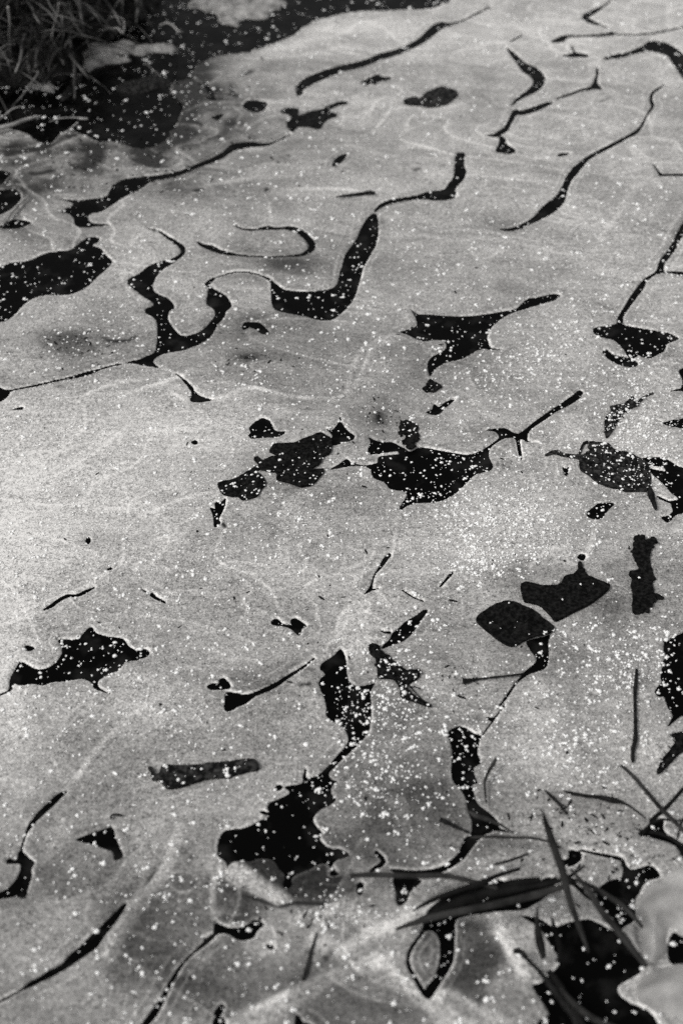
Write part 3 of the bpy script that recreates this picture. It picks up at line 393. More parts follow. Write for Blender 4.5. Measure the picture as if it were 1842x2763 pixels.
# ------------------------------------------------------------------ the ice lattice
STEP = 3.3
gx = np.arange(-330, PW + 331, STEP); gy = np.arange(-330, PH + 420, STEP)
NX, NY = len(gx), len(gy)
PXg, PYg = np.meshgrid(gx, gy)
Xg, Yg = ground(PXg, PYg)
def window(P, pad):
    x0, y0 = P.min(0) - pad; x1, y1 = P.max(0) + pad
    return (max(0, int((x0 - gx[0]) / STEP)), min(NX, int((x1 - gx[0]) / STEP) + 2), max(0, int((y0 - gy[0]) / STEP)), min(NY, int((y1 - gy[0]) / STEP) + 2))
def sdf(P, x, y):
    """signed distance (negative inside) of outline P at points"""
    shp = x.shape; x = x.ravel(); y = y.ravel()
    d2 = np.full(x.shape, 1e9); ins = np.zeros(x.shape, bool)
    n = len(P)
    for i in range(n):
        ax, ay = P[i]; bx, by = P[(i + 1) % n]
        ex, ey = bx - ax, by - ay; L = ex*ex + ey*ey
        if L < 1e-14: continue
        t = np.clip(((x - ax)*ex + (y - ay)*ey) / L, 0, 1)
        d2 = np.minimum(d2, (x - ax - t*ex)**2 + (y - ay - t*ey)**2)
        c = (ay > y) != (by > y)
        ins ^= c & (x < (bx - ax) * (y - ay) / ((by - ay) if by != ay else 1e-12) + ax)
    return (np.sqrt(d2) * np.where(ins, -1, 1)).reshape(shp)
FAR = .05
def field(specs, pad=14, rag=.45, ragf=350, seed=1):
    """signed distance to the union of outlines on the lattice window, in metres"""
    polys = outlines(specs); allp = np.vstack(polys)
    w = window(allp, pad); X = Xg[w[2]:w[3], w[0]:w[1]]; Y = Yg[w[2]:w[3], w[0]:w[1]]
    d = np.full(X.shape, FAR)
    for P in polys:
        v = window(P, pad); a = slice(v[2] - w[2], v[3] - w[2]); b = slice(v[0] - w[0], v[1] - w[0])
        wx, wy = ground(P[:, 0], P[:, 1])
        d[a, b] = np.minimum(d[a, b], sdf(np.stack([wx, wy], 1), X[a, b], Y[a, b]))
    n = vnoise(X, Y, ragf, seed) + .7 * vnoise(X, Y, ragf * 2.3, seed + 3)
    big = np.clip((np.abs(d)) / .0012, .35, 1)
    n = n * np.clip(.9 + 2.2 * vnoise(X, Y, 45, seed + 7), .25, 2.4)
    return w, d + n * rag * .001 * big * np.clip(Yg[w[2]:w[3], w[0]:w[1]], .6, 2)
def march(d, X, Y, Z, keep_neg=True, attr=None):
    """cut the lattice along d = 0; returns verts, faces, rim pairs, attribute"""
    if keep_neg: d = -d
    ny, nx = d.shape; pos = d > 0
    idx = -np.ones(d.shape, int); q = pos[:-1, :-1].astype(int) + pos[1:, :-1] + pos[:-1, 1:] + pos[1:, 1:]
    idx[pos] = np.arange(pos.sum())
    V = [np.stack([X[pos], Y[pos], Z[pos]], 1)]; A = [attr[pos]] if attr is not None else None
    full = np.argwhere(q == 4)
    i, j = full[:, 0], full[:, 1]
    # rows go towards the camera, so this order faces up
    F4 = np.stack([idx[i, j], idx[i + 1, j], idx[i + 1, j + 1], idx[i, j + 1]], 1)
    extra = []; ea = []; cache = {}; F3 = []; rim = []
    base = int(pos.sum())
    def cut(p, r):
        key = (p, r) if p < r else (r, p)
        if key in cache: return cache[key]
        da, db = d[p], d[r]; t = da / (da - db)
        t = min(max(t, .02), .98)
        extra.append([X[p] + (X[r]-X[p])*t, Y[p] + (Y[r]-Y[p])*t, Z[p] + (Z[r]-Z[p])*t])
        if attr is not None: ea.append(attr[p] + (attr[r]-attr[p])*t)
        cache[key] = base + len(extra) - 1; return cache[key]
    for (a, b) in np.argwhere((q > 0) & (q < 4)):
        for tri in (((a, b), (a+1, b), (a+1, b+1)), ((a, b), (a+1, b+1), (a, b+1))):
            out = []; cuts = []
            for k in range(3):
                p, r = tri[k], tri[(k+1) % 3]
                if pos[p]: out.append(idx[p])
                if pos[p] != pos[r]:
                    c = cut(p, r); out.append(c); cuts.append((c, pos[p]))
            if len(out) >= 3:
                F3.append(out)
                if len(cuts) == 2:
                    (c0, s0), (c1, s1) = cuts
                    rim.append((c0, c1) if s0 else (c1, c0))
    if extra:
        V.append(np.array(extra))
        if attr is not None: A.append(np.array(ea))
    return np.vstack(V), F4, F3, rim, (np.concatenate(A) if attr is not None else None)
def build(name, V, F4, F3, m, attr=None, parent=None, smooth_=True):
    me = bpy.data.meshes.new(name)
    loops = []; sizes = []
    F3b = [f for f in F3 if len(f) == 3]; F3c = [f for f in F3 if len(f) == 4]
    parts = []
    if len(F4): parts.append(np.asarray(F4, int))
    if F3c: parts.append(np.array(F3c, int))
    arr = [p.reshape(-1) for p in parts]; sizes = [np.full(len(p), 4) for p in parts]
    if F3b:
        t = np.array(F3b, int); arr.append(t.reshape(-1)); sizes.append(np.full(len(t), 3))
    lo = np.concatenate(arr); sz = np.concatenate(sizes)
    me.vertices.add(len(V)); me.vertices.foreach_set('co', np.asarray(V, np.float32).ravel())
    me.loops.add(len(lo)); me.loops.foreach_set('vertex_index', lo.astype(np.int32))
    me.polygons.add(len(sz)); st = np.concatenate([[0], np.cumsum(sz)[:-1]])
    me.polygons.foreach_set('loop_start', st.astype(np.int32)); me.polygons.foreach_set('loop_total', sz.astype(np.int32))
    me.polygons.foreach_set('use_smooth', np.full(len(sz), smooth_))
    if attr is not None:
        at = me.attributes.new('cloud', 'FLOAT', 'POINT'); at.data.foreach_set('value', attr.astype(np.float32))
    me.update(calc_edges=True); me.validate()
    me.materials.append(m)
    o = bpy.data.objects.new(name, me); COL.objects.link(o)
    if parent: o.parent = parent
    return o
def recentre(o):
    """put the origin at the base of the mesh"""
    me = o.data; n = len(me.vertices); co = np.empty(n * 3, np.float32); me.vertices.foreach_get('co', co); co = co.reshape(-1, 3)
    c = np.array([co[:, 0].mean(), co[:, 1].mean(), co[:, 2].min()]); co -= c
    me.vertices.foreach_set('co', co.ravel()); o.location = c; me.update()
    return o
def skirt(V, rim, drop):
    """side walls below the rim"""
    V = list(map(tuple, V)); m = {}; F = []
    for a, b in rim:
        for q in (a, b):
            if q not in m: m[q] = len(V); V.append((V[q][0], V[q][1], V[q][2] - drop))
        F.append([b, a, m[a], m[b]])
    return np.array(V), F

D = np.full((NY, NX), FAR)
def stamp(w, d):
    D[w[2]:w[3], w[0]:w[1]] = np.minimum(D[w[2]:w[3], w[0]:w[1]], d)

def sub(w): return Xg[w[2]:w[3], w[0]:w[1]], Yg[w[2]:w[3], w[0]:w[1]]
# open water below the bank at the top left
POOL = ['p F: 65,306 82,320 114,329 141,304 163,297 196,309 226,323 272,326 326,340 366,329 393,306 415,260 421,239 394,201 437,174 451,151 486,130 573,117 622,100 676,78 695,62 735,43 809,26 900,22 1010,11 1080,-60 1080,-260 -260,-260 -260,300 0,290']
w, d = field(POOL, 20, 1.2, 120)
stamp(w, d)
X, Y = sub(w)
V, F4, F3, rim, _ = march(d - .004, X, Y, np.full(X.shape, -.0035))
HT = np.full((NY, NX), -.0016)
o = build('water', V, F4, F3, M['water']); tag(o, kind='structure', label='black open water below the grassy bank at top left')
n_p = 0
for k, (label, specs) in enumerate(PATCH):
    w, d = field(specs, 14, .40, 420, seed=k)
    stamp(w, d)
    X, Y = sub(w)
    Z = -.0016 + .0002 * vnoise(X, Y, 60, k)
    V, F4, F3, rim, _ = march(d - .0010, X, Y, Z)
    V, Fs = skirt(V, rim, .004)
    o = build('clear_ice_patch', V, F4, F3 + Fs, M['clear_ice'])
    recentre(o); tag(o, label, 'ice patch', 'patches of clear black ice')

# cloudy ice: tone and relief
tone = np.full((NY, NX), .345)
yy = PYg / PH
tone *= np.interp(yy, [0, .1, .3, .5, .75, 1.0], [1.10, 1.04, .93, .99, .93, .84])  # sky sheen far off and vignette near by, painted into the ice tone
X_, Y_ = Xg, Yg
ang = R(18); U_ = X_ * math.cos(ang) - Y_ * math.sin(ang); V_ = X_ * math.sin(ang) + Y_ * math.cos(ang)
gain = .26 * fbm(U_, V_ * 2.2, 4.5, 3, 5) + .16 * fbm(X_, Y_, 22, 9, 4) + .12 * fbm(U_ * .5, V_ * 3, 14, 15, 3)
K = 1842 / 1568
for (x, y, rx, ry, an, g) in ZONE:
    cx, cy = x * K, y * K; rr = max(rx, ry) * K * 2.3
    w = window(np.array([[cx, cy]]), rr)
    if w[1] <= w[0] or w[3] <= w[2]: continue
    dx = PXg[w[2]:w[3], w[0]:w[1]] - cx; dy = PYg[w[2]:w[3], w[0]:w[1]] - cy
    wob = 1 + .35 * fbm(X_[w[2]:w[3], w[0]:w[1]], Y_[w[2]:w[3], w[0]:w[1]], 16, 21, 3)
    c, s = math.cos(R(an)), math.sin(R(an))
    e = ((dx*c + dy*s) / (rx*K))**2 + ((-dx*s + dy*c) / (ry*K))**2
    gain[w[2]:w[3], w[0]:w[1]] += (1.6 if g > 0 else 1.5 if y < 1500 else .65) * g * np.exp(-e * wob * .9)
relief = np.zeros((NY, NX))
for (spec, wd, g) in RIDGE:
    k, P = parse(spec); tg = spec.split(' ')[1].split(':')[0]
    wd = wd * tscale(tg)
    wd = max(wd, 10); P = smooth(P[:, :2], False, 6); w = window(P, wd * 2.5)
    if w[1] <= w[0] or w[3] <= w[2]: continue
    dx = PXg[w[2]:w[3], w[0]:w[1]]; dy = PYg[w[2]:w[3], w[0]:w[1]]
    d2 = np.full(dx.shape, 1e9); tt = np.zeros(dx.shape)
    for i in range(len(P) - 1):
        a, b = P[i], P[i+1]; e = b - a; L = (e**2).sum() + 1e-9
        t = np.clip(((dx - a[0])*e[0] + (dy - a[1])*e[1]) / L, 0, 1)
        q = (dx - a[0] - t*e[0])**2 + (dy - a[1] - t*e[1])**2
        m_ = q < d2; d2 = np.where(m_, q, d2); tt = np.where(m_, (i + t) / (len(P) - 1), tt)
    fade = np.clip(np.minimum(tt, 1 - tt) * 3.5, .12, 1)
    prof = np.exp(-(d2 / (wd * .5)**2)**(1.4)) * fade
    prof *= .8 + .35 * fbm(X_[w[2]:w[3], w[0]:w[1]], Y_[w[2]:w[3], w[0]:w[1]], 40, 33, 2)
    gain[w[2]:w[3], w[0]:w[1]] += (3.0 if wd < 15 else 2.3) * g * prof
    relief[w[2]:w[3], w[0]:w[1]] += (.0005 if g > 0 else -.0002) * prof
for i_, (spec, g, soft) in enumerate(PLATE):
    P = outlines([spec])[0]; w = window(P, 30 + soft * 14)
    if w[1] <= w[0] or w[3] <= w[2]: continue
    wx, wy = ground(P[:, 0], P[:, 1]); X, Y = sub(w)
    d = sdf(np.stack([wx, wy], 1), X, Y) + .0012 * fbm(X, Y, 60, i_, 3)
    gain[w[2]:w[3], w[0]:w[1]] += 1.7 * g / (1 + np.exp(np.clip(d / (soft * .0008), -30, 30)))
    relief[w[2]:w[3], w[0]:w[1]] += np.sign(g) * .0004 / (1 + np.exp(np.clip(d / .001, -30, 30)))
# pale frost edge round every opening, and a slightly darker strip behind it
rimw = np.exp(-((D - .0006) / .0011)**2) * (D < .01)
dark_strip = np.exp(-((D - .006) / .005)**2) * (D < .03) * (.5 + .8 * fbm(X_, Y_, 30, 50, 3))
for f_, k_, sd_, g_ in ((3.0, 5.0, 410, .52), (6.5, 4.0, 430, .36)):
    n_ = fbm(U_ + .03 * fbm(X_, Y_, 9, sd_ + 5, 3), V_ * 1.5, f_, sd_, 3) * k_
    gy_n, gx_n = np.gradient(n_); 
    sx_m = np.gradient(X_, axis=1); sy_m = np.abs(np.gradient(Y_, axis=0))
    slope = np.sqrt((gx_n / sx_m)**2 + (gy_n / sy_m)**2) + 1e-6
    dist_ = np.abs(n_ - np.round(n_)) / slope
    mask_ = np.clip(.2 + 2.2 * fbm(X_, Y_, 5, sd_ + 9, 3), 0, 1)
    wid_ = .0014 * np.clip(Y_, .8, 2)
    line_ = np.exp(-(dist_ / wid_)**2) * mask_
    gain += g_ * line_; relief += .0004 * line_
    # each band a slightly different thickness of frozen foam
    lev = vnoise(np.round(n_ + .5 - .5 * np.sign(n_ - np.round(n_))), np.round(n_) * .37, .83, sd_ + 3)
    gain += .10 * lev
rimw = rimw * np.clip(.55 + 1.5 * fbm(X_, Y_, 38, 90, 3), .05, 1.4)
nest = np.exp(-((D - .0075 - .003 * fbm(X_, Y_, 12, 97, 2)) / (.0010 * np.clip(Y_, .8, 2)))**2) * np.clip(.1 + 2.0 * fbm(X_, Y_, 9, 99, 3), 0, 1)
gain += .42 * nest; relief += .0003 * nest
gain = gain + .85 * rimw - .16 * dark_strip
# darker mottling close to the bank
bank = np.exp(-((PXg - 250)**2 / 420**2 + (PYg - 330)**2 / 190**2)) * np.clip(.3 + fbm(X_, Y_, 28, 61, 4), 0, 1)
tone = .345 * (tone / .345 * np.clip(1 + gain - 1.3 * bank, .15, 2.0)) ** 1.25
Zi = .0012 * fbm(X_, Y_, 7, 70, 3) * np.clip(D / .02, 0, 1) + relief
Zi = Zi - .0022 * np.exp(-np.clip(D, 0, 1) / .0007)
HT = np.where(D > 0, Zi, -.0016)
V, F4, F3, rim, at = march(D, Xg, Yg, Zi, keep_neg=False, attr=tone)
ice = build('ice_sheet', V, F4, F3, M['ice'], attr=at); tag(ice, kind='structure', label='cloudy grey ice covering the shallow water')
# the same ice going on past the part with traced openings
bl, br_, tl, tr = [(float(Xg[i, j]), float(Yg[i, j])) for i, j in ((-1, 0), (-1, -1), (0, 0), (0, -1))]
oc = [(-6, -3), (6, -3), (6, 9), (-6, 9)]
ring = [oc[0], oc[1], oc[2], oc[3], bl, br_, tr, tl]
V = np.array([(x, y, -.0008) for x, y in ring])
o = build('ice_sheet', V, [[0, 1, 5, 4], [1, 2, 6, 5], [2, 3, 7, 6], [3, 0, 4, 7]], [], M['ice'], attr=np.full(8, .33)); tag(o, kind='structure', label='plain grey ice outside the traced openings')
# frozen ground to the horizon below and round the ice
def quad(name, x0, x1, y0, y1, z, m):
    V = np.array([(x0, y0, z), (x1, y0, z), (x1, y1, z), (x0, y1, z)]); return build(name, V, [[0, 1, 2, 3]], [], m)
o = quad('ground', -600, 600, -600, 600, -.012, M['ground']); tag(o, kind='structure')

# ------------------------------------------------------------------ leaves and bark
def flake(name, specs, lift, m, parent, serr, seed, curl=1.0):
    w, d = field(specs, 12, .35 + serr * .55, 260, seed=seed + 90)
    X, Y = sub(w)
    inside = np.clip(-d, 0, .012)
    Z = np.where(D > 0, np.maximum(Zi, 0), 0)[w[2]:w[3], w[0]:w[1]] + lift * .001 + .0004 + curl * .0011 * fbm(X, Y, 55, seed, 3) + .0006 * np.exp(-inside / .002) + .0004 * vnoise(X, Y, 220, seed)
    hv = HT[w[2]:w[3], w[0]:w[1]]; hv[:] = np.where(d < 0, np.maximum(hv, Z), hv)
    V, F4, F3, rim, _ = march(d, X, Y, Z)
    V, Fs = skirt(V, rim, .0006 + lift * .001)
    return build(name, V, F4, F3 + Fs, m, parent=parent)
def veins(specs, lift, m, parent, seed):
    """a raised midrib along the leaf's long axis with side veins"""
    P = np.vstack(outlines(specs[:1])); wx, wy = ground(P[:, 0], P[:, 1]); Q = np.stack([wx, wy], 1)
    c = Q.mean(0); u, s, vt = np.linalg.svd(Q - c); ax = vt[0]; nx = vt[1]
    t = (Q - c) @ ax; t0, t1 = t.min() * .85, t.max() * .85; wd = np.abs((Q - c) @ nx).max()
    r = random.Random(seed); V = []; F = []
    def ribbon(a, b, r0, r1):
        n = 8; dirv = (b - a) / (np.linalg.norm(b - a) + 1e-9); nn = np.array([-dirv[1], dirv[0]])
        base = len(V)
        for k in range(n + 1):
            q = a + (b - a) * k / n + nn * math.sin(k * .9 + seed) * .0004; rr = r0 + (r1 - r0) * k / n
            z = lift * .001 + .0007
            V.extend([(*(q - nn * rr), z - .0012), (*q, z), (*(q + nn * rr), z - .0012)])
        for k in range(n):
            i = base + 3 * k; F.extend([[i, i+3, i+4, i+1], [i+1, i+4, i+5, i+2]])
    A, B = c + ax * t0, c + ax * t1
    ribbon(A, B, .0006, .0002)
    for k in range(1, 6):
        o_ = A + (B - A) * (k / 7)
        for sg in (-1, 1):
            e = o_ + ax * wd * .35 * (1 if t1 > 0 else -1) + nx * sg * wd * .5 * (1 - abs(k / 7 - .45))
            ribbon(o_, e, .00025, .00012)
    V = np.array(V)
    return build('midrib', V, F, [], m, parent=parent)
def empty(name, loc):
    e = bpy.data.objects.new(name, None); e.location = loc; e.empty_display_size = .02; COL.objects.link(e); return e
def attach(e, kids):
    for k in kids:
        recentre(k); k.parent = e; k.location = Vector(k.location) - Vector(e.location)
for k, (name, cat, mt, label, blade, stalk, lift, serr) in enumerate(LEAF):
    P = np.vstack(outlines(blade)); c = P.mean(0); wx, wy = ground(c[0], c[1])
    e = empty(name, (float(wx), float(wy), 0)); tag(e, label, cat, 'dead leaves frozen into the ice' if cat == 'leaf' else None)
    kids = [flake('blade' if cat == 'leaf' else 'bark_plate', blade, lift, M[mt], None, serr, k)]
    if stalk: kids.append(flake('stalk' if cat == 'leaf' else 'splinter', stalk, lift * .8, M[mt], None, .1, k + 40, .3))
    if cat == 'leaf': kids.append(veins(blade, lift, M['leaf'], None, k))
    attach(e, kids)

# ------------------------------------------------------------------ twigs and blades
def tube(name, pts, rad, m, parent=None, nseg=8, knob=0.15, seed=0):
    pts = [Vector(p) for p in pts]; V = []; F = []; r_ = random.Random(seed)
    up = Vector((0, 0, 1))
    for i, p in enumerate(pts):
        t = (pts[min(i+1, len(pts)-1)] - pts[max(i-1, 0)]).normalized()
        a = t.cross(up); a = a.normalized() if a.length > 1e-6 else Vector((1, 0, 0)); b = a.cross(t)
        rr = rad[i] * (1 + knob * r_.uniform(-1, 1))
        for k in range(nseg):
            th = 2 * math.pi * k / nseg; q = rr * (1 + knob * .5 * r_.uniform(-1, 1))
            V.append(tuple(p + a * q * math.cos(th) + b * q * math.sin(th)))
    for i in range(len(pts) - 1):
        for k in range(nseg):
            F.append([i*nseg+k, i*nseg+(k+1) % nseg, (i+1)*nseg+(k+1) % nseg, (i+1)*nseg+k])
    n = len(V); V.append(tuple(pts[0])); V.append(tuple(pts[-1])); T = []
    for k in range(nseg):
        T.append([n, (k+1) % nseg, k]); j = (len(pts)-1)*nseg; T.append([n+1, j+k, j+(k+1) % nseg])
    return build(name, np.array(V), F, T, m, parent=parent)
def mpp(px, py, z):
    """metres per photo pixel, sideways, at that point"""
    a, _a = ground(px, py, z); b, _b = ground(px + 1, py, z); return abs(float(b - a))
for k, (name, cat, label, mt, spec, lift) in enumerate(TWIG):
    _k, P = parse(spec); P = smooth(P, False, 5)
    pts = []; rad = []
    for (x, y, wd) in P:
        r = wd * .5 * mpp(x, y, 0) * .9
        gx_, gy_ = ground(x, y, lift + r * .4); pts.append((float(gx_), float(gy_), lift + r * .4)); rad.append(max(r, .0006))
    o = tube(name, pts, rad, M[mt], knob=.18, seed=k); recentre(o); tag(o, label, cat, 'twigs frozen into the ice' if cat == 'twig' else None)
def ribbon(name, pts, wid, m, parent=None, fold=.25, side=None):
    V = []; F = []; n = len(pts); th = .00035
    for i, p in enumerate(pts):
        p = Vector(p); t = (Vector(pts[min(i+1, n-1)]) - Vector(pts[max(i-1, 0)])).normalized()
        a = t.cross(Vector((0, -.55, .83))).normalized(); b = a.cross(t).normalized(); w = wid[i]
        V += [tuple(p - a*w + b*w*fold), tuple(p), tuple(p + a*w + b*w*fold), tuple(p + a*w + b*(w*fold - th)), tuple(p - b*th), tuple(p - a*w + b*(w*fold - th))]
    for i in range(n - 1):
        for k in range(6):
            F.append([i*6+k, i*6+(k+1) % 6, (i+1)*6+(k+1) % 6, (i+1)*6+k])
    F.append([0, 5, 4, 1]); F.append([1, 4, 3, 2]); j = (n-1)*6; F.append([j, j+1, j+4, j+5]); F.append([j+1, j+2, j+3, j+4])
    return build(name, np.array(V), F, [], m, parent=parent)
for k, (label, mt, spec, hh) in enumerate(BLADE):
    _k, P = parse(spec); P = smooth(P, False, 6); n = len(P); pts = []; wid = []
    for i, (x, y, wd) in enumerate(P):
        t = i / (n - 1); z = hh[0]*(1-t)*(1-2*t)*(t < .5) + hh[1]*(1 - abs(2*t-1)) + hh[2]*(2*t-1)*(t >= .5) + (hh[0]*0 if t >= .5 else hh[0]*(1-2*t)*t)
        gx_, gy_ = ground(x, y, z); pts.append((float(gx_), float(gy_), z)); wid.append(max(wd * .5 * mpp(x, y, z), .0004))
    o = ribbon('grass_blade', pts, wid, M[mt]); recentre(o); tag(o, label, 'grass blade', 'grass blades over the lower right corner')

# ------------------------------------------------------------------ grassy bank at the top left
bx0, by0 = ground(-400, 235); 
def bank_h(x, y):
    """height of the bank above the water"""
    # shore line in plan, from the photo: left end low, right end high up
    px = (x / (y * _c + CAM_H * _s)) * FPX + PW / 2          # only used once, to lay the shore along its traced line
    return px
SH = np.array([(-900, 330), (-300, 290), (0, 232), (80, 232), (150, 232), (200, 205), (235, 150), (300, 110), (345, 60), (420, 20), (470, -60), (560, -300)], float)
sx, sy = ground(SH[:, 0], SH[:, 1])
shore = np.stack([sx, sy], 1)
bX, bY = np.meshgrid(np.linspace(-2.2, .15, 190), np.linspace(1.55, 4.5, 190))
far = np.array([(.15, 4.6), (-2.3, 4.6), (-2.3, shore[0, 1])])
poly = np.vstack([shore, far])
bd = sdf(poly, bX, bY)
h = np.clip(-bd, 0, .4); bZ = -.006 + .09 * (1 - np.exp(-h / .08)) + .03 * h + .016 * fbm(bX, bY, 14, 80, 4) * np.clip(h / .05, 0, 1)
def place(d, X, Y, Z):
    return march(d[::-1], X[::-1], Y[::-1], Z[::-1])
V, F4, F3, rim, _ = place(bd + .01 * fbm(bX, bY, 18, 5, 3), bX, bY, bZ)
V, Fs = skirt(V, rim, .02)
o = build('bank', V, F4, F3 + Fs, M['soil']); tag(o, kind='structure', label='dark earth bank at the top left')
def hb(x, y):
    i = int((y - 1.55) / (4.5 - 1.55) * 189); j = int((x + 2.2) / 2.35 * 189)
    return float(bZ[max(0, min(189, i)), max(0, min(189, j))]) if 0 <= i < 190 and 0 <= j < 190 else -.01
def stem_path(x, y, z, L, rr, n=10):
    p = Vector((x, y, z)); d = Vector((rr.uniform(-.6, .6), rr.uniform(-.8, .1), rr.uniform(.5, 1.2))).normalized(); out = [tuple(p)]
    bend = Vector((rr.uniform(-.6, .6), rr.uniform(-.7, .2), -rr.uniform(.2, .9)))
    for k in range(n):
        d = (d + bend * .22 + Vector((rr.uniform(-.2, .2), rr.uniform(-.2, .2), rr.uniform(-.12, .12)))).normalized()
        p = p + d * L / n
        if p.z < .002: p.z = .002
        out.append(tuple(p))
    return out
def many(name, paths, r0, m, sides=4):
    V = []; F = []
    for pts, r in zip(paths, r0):
        base = len(V)
        for i, p in enumerate(pts):
            p = Vector(p); t = (Vector(pts[min(i+1, len(pts)-1)]) - Vector(pts[max(i-1, 0)])).normalized()
            a = t.cross(Vector((0, 0, 1))); a = a.normalized() if a.length > 1e-5 else Vector((1, 0, 0)); b = a.cross(t)
            rr = r * (1 - .7 * i / len(pts))
            for k in range(sides):
                th = 2*math.pi*k/sides; V.append(tuple(p + (a*math.cos(th)*1.6 + b*math.sin(th)*.6) * rr))
        for i in range(len(pts)-1):
            for k in range(sides):
                F.append([base+i*sides+k, base+i*sides+(k+1) % sides, base+(i+1)*sides+(k+1) % sides, base+(i+1)*sides+k])
    return build(name, np.array(V), F, [], m)
rr = random.Random(3); paths = []; rads = []
while len(paths) < 1000:
    px_ = rr.uniform(-260, 400); py_ = rr.uniform(-240, 225)
    if px_ > 250 and py_ > 120: continue
    x, y = ground(px_, py_, .03); x, y = float(x), float(y)
    q = sdf(poly, np.array([x]), np.array([y]))[0]
    if q > -.005: continue
    paths.append(stem_path(x, y, hb(x, y) - .003, rr.uniform(.05, .24), rr)); rads.append(rr.choice([.0007, .001, .0013, .0018, .0026]))
o = many('dead_grass', paths, rads, M['straw']); tag(o, 'matted pale dead grass on the dark bank at top left', 'grass', kind='stuff')
# single straws one can tell apart: line in photo, height
STRAW = [
('pale upright straw at the left end of the bank', 's A1: 70,60,22 85,200,20 80,330,18 95,470,14 110,560,8', (.12, .06, .01)),
('pale straw slanting in from the left edge to the water', 's A1: -60,420,14 0,455,14 70,495,12 120,560,6', (.05, .03, .005)),
('curled straw floating on the black water near the top', 's B1: -60,215,16 0,195,22 50,215,22 100,265,20 135,270,12', (.008, .01, .006)),
('long pale reed lying on the shore under the water edge', 's A1: -80,1110,40 0,1085,44 120,1050,40 230,1010,38 330,985,24', (.006, .008, .006)),
('thin reed rising off the shore toward the water at left', 's A1: 0,1010,10 60,960,16 110,920,14 180,900,8', (.006, .015, .02)),
('fine straw lying across the black water with a frosty tip', 's A1: 420,1030,8 520,1000,12 640,995,12 700,1005,26 745,1005,16', (.006, .01, .008)),
('short straw leaning on the ice edge below the frosty straw', 's A1: 540,1140,8 600,1085,14 660,1035,16', (.006, .01, .01)),
('thin pale straw hanging off the bank beside the frosted stone', 's A1: 240,430,14 235,520,16 255,620,12 270,670,8', (.05, .03, .01)),
('curved pale reed over the rough black patch at left', 's A2: 60,470,10 90,400,30 140,340,30 200,280,24 250,250,14', (.004, .006, .004)),
('bent pale reed at the left edge above the narrow black lens', 's A2: -40,520,12 30,480,18 80,430,14', (.004, .006, .004)),
('tall bent straw at the middle of the bank', 's A1: 500,30,18 490,110,22 460,210,20 440,330,18 470,400,10', (.12, .07, .03)),
('looped straw over the dark water behind the bank', 's A1: 830,260,14 920,245,22 1000,240,20 1040,280,18 1050,180,16 1000,140,14 930,150,12', (.02, .04, .03)),
]
for k, (label, spec, hh) in enumerate(STRAW):
    _k, P = parse(spec); P = smooth(P, False, 6); n = len(P); pts = []; wid = []
    for i, (x, y, wd) in enumerate(P):
        t = i / (n - 1); z = hh[0] + (hh[1]-hh[0])*2*t if t < .5 else hh[1] + (hh[2]-hh[1])*(2*t-1)
        gx_, gy_ = ground(x, y, z); pts.append((float(gx_), float(gy_), z)); wid.append(max(wd * .42 * mpp(x, y, z), .0006))
    o = tube('straw', pts, wid, M['straw_pale'], knob=.12, seed=k, nseg=6); recentre(o); tag(o, label, 'straw', 'single straws by the bank')
# frosted slabs of ice and stones at the foot of the bank
SLAB = [
('ice_lump', 'ice lump', 'tall smooth pale ice lump at the right edge above the bottom corner', ['p D6: 665,300 690,250 740,205 790,190 830,150 900,130 1050,120 1050,475 900,470 840,440 820,480 818,560 780,600 735,600 690,540 672,400'], 12),
('ice_lump', 'ice lump', 'round pale ice lump in the bottom right corner', ['p D6: 655,720 700,660 790,615 900,600 1050,600 1050,960 900,880 800,850 700,805 665,770'], 14),
('ice_lump', 'ice lump', 'small grey ice wedge between the slanting grass blade and the tall pale lump', ['p D6: 600,440 640,405 668,400 685,500 725,590 680,560 640,500'], 5),
('ice_shelf', 'ice shelf', 'long pale ice shelf lying between the bank and the black water', ['p A1: 700,380 760,350 850,370 950,370 1030,330 1100,340 1170,385 1280,375 1400,365 1510,400 1420,430 1280,425 1200,460 1130,440 1000,445 960,480 1060,480 1110,495 1020,515 900,530 800,555 740,590 700,520 690,450'], 9),
('stone', 'stone', 'wedge-shaped frosted stone at the foot of the grassy bank', ['p A1: 340,550 420,490 500,450 560,425 620,430 640,480 600,510 520,520 480,540 430,560 400,620 440,680 420,740 340,600'], 14),
('ice_shelf', 'ice shelf', 'narrow grey shard pointing down from the stone into the water', ['p A1: 680,520 710,560 700,620 680,680 620,740 570,820 530,830 510,800 560,730 620,640 670,600'], 7),
('ice_shelf', 'ice shelf', 'pale ragged ice shelf in the water at the top edge', ['p B1: 170,40 220,-20 300,-60 900,-60 1020,10 960,50 870,90 860,140 780,150 690,140 640,150 600,180 600,210 520,190 440,170 430,110 330,80 270,55'], 6),
('ice_shelf', 'ice shelf', 'small pale ice crust at the left foot of the bank', ['p A1: 130,600 200,610 240,670 300,700 400,705 470,720 440,760 330,740 270,735 210,715 180,650'], 7),
('stone', 'stone', 'round grey stone behind the ice shelf at the top left', ['p A1: 1030,80 1080,45 1150,50 1210,90 1225,130 1180,160 1100,170 1040,190 1030,140'], 16),
('ice_shelf', 'ice shelf', 'dim grey ice film floating in the black water at top left', ['p A1: 960,720 1040,680 1100,670 1200,640 1310,620 1420,640 1450,700 1340,730 1240,760 1120,770 1000,750'], 4),
('stone', 'stone', 'upright pale stone among the straw on the bank', ['p A1: 735,110 770,95 800,130 810,190 860,220 840,240 770,215 740,160'], 24),
('stone', 'stone', 'knobbly pale stone at the upper left of the bank', ['p A1: 80,60 130,30 190,40 185,120 150,180 110,170 90,120'], 40),
]
